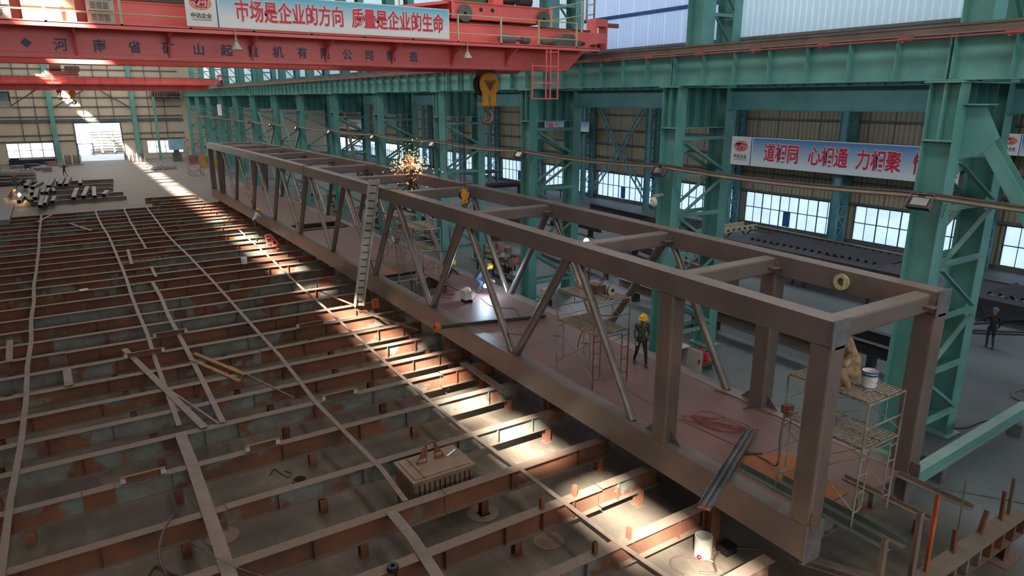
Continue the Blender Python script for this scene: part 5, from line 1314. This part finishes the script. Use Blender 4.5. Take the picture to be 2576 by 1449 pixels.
# ------------------------------------------------------------------ far floor: box beams on trestles
for i, (y, xa, xb, h) in enumerate(((84.6,-3.6,5.0,.45),(88.8,-3.0,5.0,.45),(93.5,-2.2,4.3,.5),(98.4,-2.0,4.6,.5),(103.2,-1.4,4.9,.55))):
    tag(MB().hsec((xa,y,h/2),(xb,y,h/2),.3,h,.02,.015).build('trestle_beam',M['truss']),'brown support beam under the short box beams, %s row from the camera' % ORD[i],'steel beam','support beams of the far box beams')
BB = [((65,470),(83,441),.5),((82,473),(105,460),.42),((123,470),(140,441),.5),((151,466),(165,438),.45),((166,466),(180,440),.45),((202,464),(202,444),.42),((88,500),(96,474),.42),((185,500),(196,470),.45),((210,496),(222,469),.45),((238,496),(236,469),.42),((262,492),(270,482),.45),((49,508),(58,496),.42),((79,506),(66,495),.42),((102,520),(107,497),.42),((111,515),(118,497),.4),((133,509),(138,496),.4),((80,488),(72,478),.4),((108,486),(112,478),.5),((116,486),(124,476),.4),((137,484),(133,476),.35)]
for i, (a, b_, w) in enumerate(BB):
    p, q = at(a[0],a[1],2,.62), at(b_[0],b_[1],2,.62)
    if (q-p).length > 9: q = p+(q-p).normalized()*9
    d = (q-p).normalized(); L = (q-p).length
    t = thing('box_beam','short grey box beam lying on the far trestles, %s of the group' % ORD[i],'box beam',(p.x,p.y,p.z),'short box beams on the far trestles')
    up = V(0,0,1); s = d.cross(up); h = .36
    b = MB()
    for (sx, sz, ww, hh) in ((0,h/2-.01,w,.02),(0,-h/2+.01,w,.02),(-w/2+.01,0,.02,h),(w/2-.01,0,.02,h)):
        c = s*sx+up*(sz); b.bar(p+c,q+c,ww,hh)
    b.build('box_shell',M['plate'],t)
tag(MB().rbox(at(5,560,2,1.2),at(20,520,2,1.2),.9,.4,.04).build('box_beam',M['plate']),'grey box beam at the left edge lying on the first rows of floor beams','box beam')
for i in range(3):
    tag(MB().hsec((6.4+i*.4,80.5-i*2.6,.3),(11.2,80.5-i*2.6,.3),.3,.55,.02,.015).build('floor_beam',M['beam']),'rusty beam on the floor behind the far end of the bridge, %s row' % ORD[i],'steel beam','rusty beams behind the bridge')
# left pile of slatted panels and sheets
t = thing('panel_stack','stack of long slatted steel panels at the far left','steel stack',(-8,108,0))
for j in range(4):
    MB().box(-10,-3.4,107-.2*j,109.5,.15+j*.42,.28+j*.42).build('panel',M['truss'],t)
for j in range(14): MB().box(-9.8+j*.46,-9.6+j*.46,106.6,109.4,1.8,1.86).build('slat',M['plate'],t)
rs = random.Random(9)
for i, (px, py, sx, sy, m) in enumerate(((48,424,2.2,1.2,'plate'),(70,436,1.6,1.0,'plate'),(83,424,1.8,1.2,'dark'),(100,428,1.9,2.4,'plate'),(60,446,1.4,.8,'offwhite'),(120,432,1.2,1.0,'plate'),(130,414,1.6,1.2,'wood'),(140,408,1.4,1.0,'crate'))):
    p = at(px,py,2,.0); b = MB().box(-sx/2,sx/2,-sy/2,sy/2,0,.5+.1*(i%3)); a = rs.uniform(-.5,.5)
    b.v = [Matrix.Rotation(a,3,'Z')@v+p for v in b.v]
    tag(b.build('steel_offcut_box',M[m]),'box section on the far left floor, %s' % ['beside the white board','nearest the bar carrier','dark one in the heap','large tilted one at the right of the heap','small whitish one in front','small one right of the heap','brown pack behind the heap','dark brown pack at the wall'][i],'box section')
t = thing('machine','long dark blue machine below the left far window','machine',(-4.4,139.5,0))
MB().box(-7.8,-1.4,140,141.4,0,.8).box(-7.6,-6.4,140.1,141.3,.8,1.1).build('machine_body',M['navy'],t)
# gas cylinders at both sides of the door
def cyl(x, y, lb, grp, m):
    t = MB().lathe([(0,0),(.13,0),(.13,1.3),(.07,1.48),(.035,1.5),(.035,1.6),(0,1.6)],(x,y,0),'z',12).build('gas_cylinder',M[m],smooth=True); return tag(t,lb,'gas cylinder',grp)
c0 = None
for j, x0 in enumerate((-.2,9.4)):
    for i in range(9):
        x = x0+(i%9)*.3; y = 137.5 if j == 0 else 136.8
        m = ('offwhite','redrail','plate','greyblk')[i%4]
        cyl(x,y+.2*(i%2),'gas cylinder by the far door, %s from the left in the %s row' % (ORD[i],'left' if j == 0 else 'right'),'gas cylinders %s of the far door' % ('left' if j == 0 else 'right'),m)
# bundle of silver bars, reddish box, teal machine, yellow panels at the far right
rs = random.Random(2)
for i in range(16):
    x = 11.3+i*.2; y = 118.5+rs.uniform(-.5,.5)
    tag(MB().bar((x,y,.12+.12*(i%3)),(x-1.2+i*.12+rs.uniform(-.3,.3),y+7+rs.uniform(-1,1),.18+.12*(i%3)),.14,.1).build('steel_bar',M['galv']),'silver bar fanned out on the far right floor, %s from the left' % ORD[i],'steel bar','fan of silver bars on the far floor')
t = thing('machine','pale teal machine with a head in front of the right far window','machine',(16.6,134,0))
MB().box(15.9,17.3,133.5,134.5,0,1.5).box(16.2,17.0,133.6,134.4,1.5,2.0).build('machine_body',M['greyblk'],t); MB().box(15.5,17.8,133.4,134.6,2.0,3.7).build('machine_head',M['screen'],t)
t = MB().box(17.2,18.8,126,127.4,0,1.5).build('red_box',M['redrail']); tag(t,'dull red box beside the far scaffold tower','box')
for i, x in enumerate((17.7,19.2)):
    tag(MB().box(x,x+.85,117.8,118,.1,2.2-.3*i).box(x,x+.1,117.7,118.1,0,.1).box(x+.75,x+.85,117.7,118.1,0,.1).build('yellow_panel',M['yellow']),'yellow panel standing at the far right behind the bridge, %s one' % ('left' if i == 0 else 'right'),'panel','yellow panels')
# outside the door: stacked sections and a blue rack
rs = random.Random(4)
for i in range(3):
    for k in range(9):
        x = 4.6+i*2.1; 
        tag(MB().box(x+rs.uniform(-.1,.15),x+1.9+rs.uniform(-.1,.1),160,163,.55*k,.55*k+.36).build('stacked_section',M['offwhite']),'pale steel section outside the far door, %s level of the %s pile' % (ORD[k],('left','middle','right')[i]),'steel section','steel sections stacked outside')
t = thing('blue_rack','light blue open rack outside the far door','rack',(3.6,158,0))
for x in (2.4,4.9): 
    for y in (157,159): MB().box(x,x+.12,y,y+.12,0,2.3).build('rack_post',M['blue'],t)
MB().box(2.4,5.0,157,157.1,2.15,2.3).box(2.4,5.0,157,157.1,.9,1.0).bar((2.4,157.05,1),(5,157.05,2.2),.1,.1).build('rack_rail',M['blue'],t)

# ------------------------------------------------------------------ side aisle contents
def stair(lb, y0, y1, x0, x1, zt, n):
    t = thing('stair_flight', lb, 'stair flight', ((x0+x1)/2,(y0+y1)/2,0))
    for x in (x0, x1-.08): MB().box(x,x+.08,y0,y1,zt-.45,zt).build('stringer',M['dark'],t)
    MB().box(x0+.1,x1-.1,y0,y0+1.6,zt-.1,zt-.04).build('landing_plate',M['dark'],t); MB().box(x0+.1,x1-.1,y1-1.4,y1,zt-.1,zt-.04).build('landing_plate',M['dark'],t)
    for k in range(n):
        yy = y0+1.7+(y1-y0-3.2)*k/n; b = MB().bar((x0+.9,yy,zt-.02),(x1-.1,yy,zt-.02),.02,.01)
        b.add([(x0+1.1,yy,zt-.04),(x1-.1,yy,zt-.04),(x1-.1,yy+.42,zt+.17),(x0+1.1,yy+.42,zt+.17)],[(0,1,2,3)]).add([(x0+1.1,yy+.42,zt+.17),(x1-.1,yy+.42,zt+.17),(x1-.1,yy+.46,zt-.04),(x0+1.1,yy+.46,zt-.04)],[(0,1,2,3)])
        b.build('tread',M['dark'],t)
    MB().box(x0+.1,x0+1.1,y0+1.6,y1-1.4,zt-.08,zt-.03).build('side_plate',M['dark'],t)
    for yy in (y0+1.2,(y0+y1)/2,y1-1.6):
        for x in (x0+.2,x1-.5): MB().bar((x,yy-.4,0),(x,yy,zt-.45),.12,.12).bar((x,yy+.5,0),(x,yy+.1,zt-.45),.12,.12).build('trestle_leg',M['dark'],t)
    MB().lathe([(.1,-.01),(.17,-.01),(.17,.01),(.1,.01)],(x0-.01,(y0+y1)/2-1.2,zt-.22),'x',16).build('lifting_ring',M['plate'],t)
    return t
stair('long dark stair flight with saw-tooth treads lying on trestles in the side aisle', 17.4, 29.0, 34.6, 38.6, 1.95, 18)
stair('second dark stair flight in the side aisle, right of the nearest column', 4.5, 16.2, 36.6, 40.8, 1.15, 18)
t = thing('cream_frame','cream slotted frame on crossed legs in the side aisle','frame',(40.4,32.2,0))
MB().box(38.9,42.4,32.2,32.3,1.25,1.6).box(38.9,42.4,33.4,33.5,1.25,1.6).build('frame_rail',M['cream'],t)
for k in range(6): MB().box(39.1+k*.6,39.3+k*.6,32.18,32.2,1.33,1.5).build('slot',M['dark'],t)
for x in (39.6,41.8): MB().bar((x,32.0,0),(x,33.3,1.3),.08,.08).bar((x,33.3,0),(x,32.2,1.3),.08,.08).build('leg',M['dark'],t)
for k in range(7): MB().box(36.5+k*.5,36.58+k*.5,33,38,1.62,1.7).build('rod',M['dark'],t)
t = thing('cream_frame','cream slotted frame lying beyond the pinkish welding glow','frame',(27.5,33.5,0))
p, q = at(1480,618,2,1.1), at(1570,598,2,1.1); MB().bar(p,q,.3,.2).build('frame_rail',M['cream'],t); MB().box(min(p.x,q.x)+.3,min(p.x,q.x)+.4,min(p.y,q.y),min(p.y,q.y)+.1,0,1.05).box(max(p.x,q.x)-.4,max(p.x,q.x)-.3,max(p.y,q.y)-.3,max(p.y,q.y)-.2,0,1.05).build('leg',M['dark'],t)
t = thing('duct_stand','dark bent duct on two legs in the side aisle near the windows','duct',(40,62,0))
MB().pipe([at(1210,468,1,62),at(1300,462,1,62),at(1308,468,1,62),at(1309,490,1,62)],.32,8).build('pipe',M['dark'],t); p = at(1309,490,1,62); MB().box(p.x-.3,p.x+.3,61.8,62.2,0,p.z).build('leg',M['dark'],t); p = at(1212,468,1,62); MB().box(p.x-.2,p.x+.2,61.8,62.2,0,p.z-.2).build('leg',M['dark'],t)
t = thing('slatted_crate','brown slatted crate standing in the side aisle behind the bridge','crate',(27.0,44.6,0))
MB().box(26.0,29.4,44,45.6,.1,2.2).build('crate_body',M['cable'],t)
for k in range(11): MB().box(26+k*.32,26.14+k*.32,43.92,44,.05,2.25).build('slat',M['rust'],t)
for k in range(5): MB().box(25.92,26,44.05+k*.33,44.2+k*.33,.05,2.25).build('slat',M['rust'],t)
MB().box(25.8,29.6,43.8,45.8,0,.1).build('base_board',M['truss'],t)
# long dark beams on low stools on the aisle floor
for i, (p, q, z) in enumerate((((24.5,13.5),(24.8,27.5),.75),((26.3,12.5),(26.6,26.5),.75),((28.4,14),(28.6,24),.55),((30.5,24),(33,36),.6),((26.5,27),(27.5,40),.6),((24.5,47),(25.5,60),.7),((28,50),(29,64),.7),((34,40),(35,54),.8),((40,36),(41,50),.8),((43,20),(44,34),.9))):
    t = thing('dark_beam','long dark steel beam resting on stools in the side aisle, %s from the camera' % ORD[i],'steel beam',((p[0]+q[0])/2,(p[1]+q[1])/2,0),'dark beams in the side aisle')
    MB().hsec((p[0],p[1],z),(q[0],q[1],z),.3,.5,.02,.014).build('beam_length',M['truss' if i%3 == 0 else 'dark'],t)
    for u in (.1,.5,.9):
        x = p[0]+(q[0]-p[0])*u; y = p[1]+(q[1]-p[1])*u
        MB().box(x-.2,x+.2,y-.12,y+.12,0,z-.25).build('leg',M['dark'],t)
for i, (x, y, sx, sy, h, m) in enumerate(((23.8,21.5,.8,1.4,.9,'greyblk'),(24.6,31,1.4,.8,1.1,'dark'),(22,33.5,1.2,1.2,1.2,'greyblk'),(26,52,1.5,1,1.2,'greyblk'),(34.2,30.5,1.2,.9,.9,'dark'),(45,44,1.4,1.4,1.1,'greyblk'),(21.8,36,1.3,2,1.0,'greyblk'),(30,68,2,1.2,1.5,'dark'),(44,60,3,1.2,1.2,'plate'),(45,75,3,1.5,1.6,'dark'))):
    t = thing('workbench','cluttered grey workbench in the side aisle, %s one from the camera' % ORD[i],'workbench',(x,y,0),'workbenches in the side aisle')
    MB().box(x-sx/2,x+sx/2,y-sy/2,y+sy/2,h-.08,h).build('bench_top',M[m],t)
    for a in (-1,1):
        for b_ in (-1,1): MB().box(x+a*(sx/2-.06)-.04,x+a*(sx/2-.06)+.04,y+b_*(sy/2-.06)-.04,y+b_*(sy/2-.06)+.04,0,h-.08).build('leg',M['dark'],t)
    MB().box(x-sx/4,x+sx/5,y-sy/4,y+sy/4,h,h+.3).build('toolbox',M['crate'],t)
for i, (p, q) in enumerate((((33.4,14.9),(36.6,12.2)),((33.6,14.2),(36.8,11.6)),((35,14.6),(39.5,12.6)))):
    tag(MB().tube((p[0],p[1],.06),(q[0],q[1],.06),.05,6).build('rod',M['dark']),'dark rod lying on the right floor behind the walking man, %s of three' % ORD[i],'rod','rods on the right floor')
hose('hose','pale hose lying on the right floor beside the green beam',[at(2395,1075,2,.03),at(2430,1075,2,.03),at(2470,1060,2,.03),at(2520,1050,2,.03),at(2574,1035,2,.03)],.025,'strip')
hose('hose','looped hose at the right edge of the picture',[at(2576,1010,2,.03),at(2550,1000,2,.03),at(2552,985,2,.03),at(2576,980,2,.03)],.03,'strip')
tag(MB().lathe([(.06,0),(.13,0),(.13,.1),(.06,.1),(.06,0)],at(2343,1195,2,0),'z',16).build('tape_roll',M['orange']),'small orange-brown roll on the floor beside the green beam','tape roll')
t = thing('red_torch_head','small red and black grinder on the column base beside the green beam','tool',at(2325,1140,2,.3))
p = at(2325,1140,2,.3); MB().box(p.x-.2,p.x+.05,p.y-.06,p.y+.06,p.z-.3,p.z-.1).build('tool_body',M['black'],t); MB().ball(p+V(.12,0,-.18),.06).build('tool_head',M['ext'],t)
# long shelving racks with clutter at the foot of the far columns
rs = random.Random(21)
for i, y in enumerate((34,44,54,64,74)):
    t = thing('storage_rack','low cluttered rack between the column legs, %s from the camera' % ORD[i],'rack',(21.4,y,0),'cluttered racks between the column legs')
    for yy in (y-1.6,y+1.6):
        for x in (20.9,22.1): MB().box(x,x+.06,yy,yy+.06,0,1.9).build('rack_post',M['greyblk'],t)
    for z in (.5,1.15,1.8): MB().box(20.9,22.15,y-1.6,y+1.65,z,z+.04).build('shelf',M['greyblk'],t)
    for k in range(10):
        z = rs.choice((.54,1.19,1.84)); yy = y-1.4+k*.29; MB().box(21.0,21.0+rs.uniform(.3,1),yy,yy+.2,z,z+rs.uniform(.1,.35)).build('stored_item',M[rs.choice(('rust','dark','offwhite','redrail','strip'))],t)
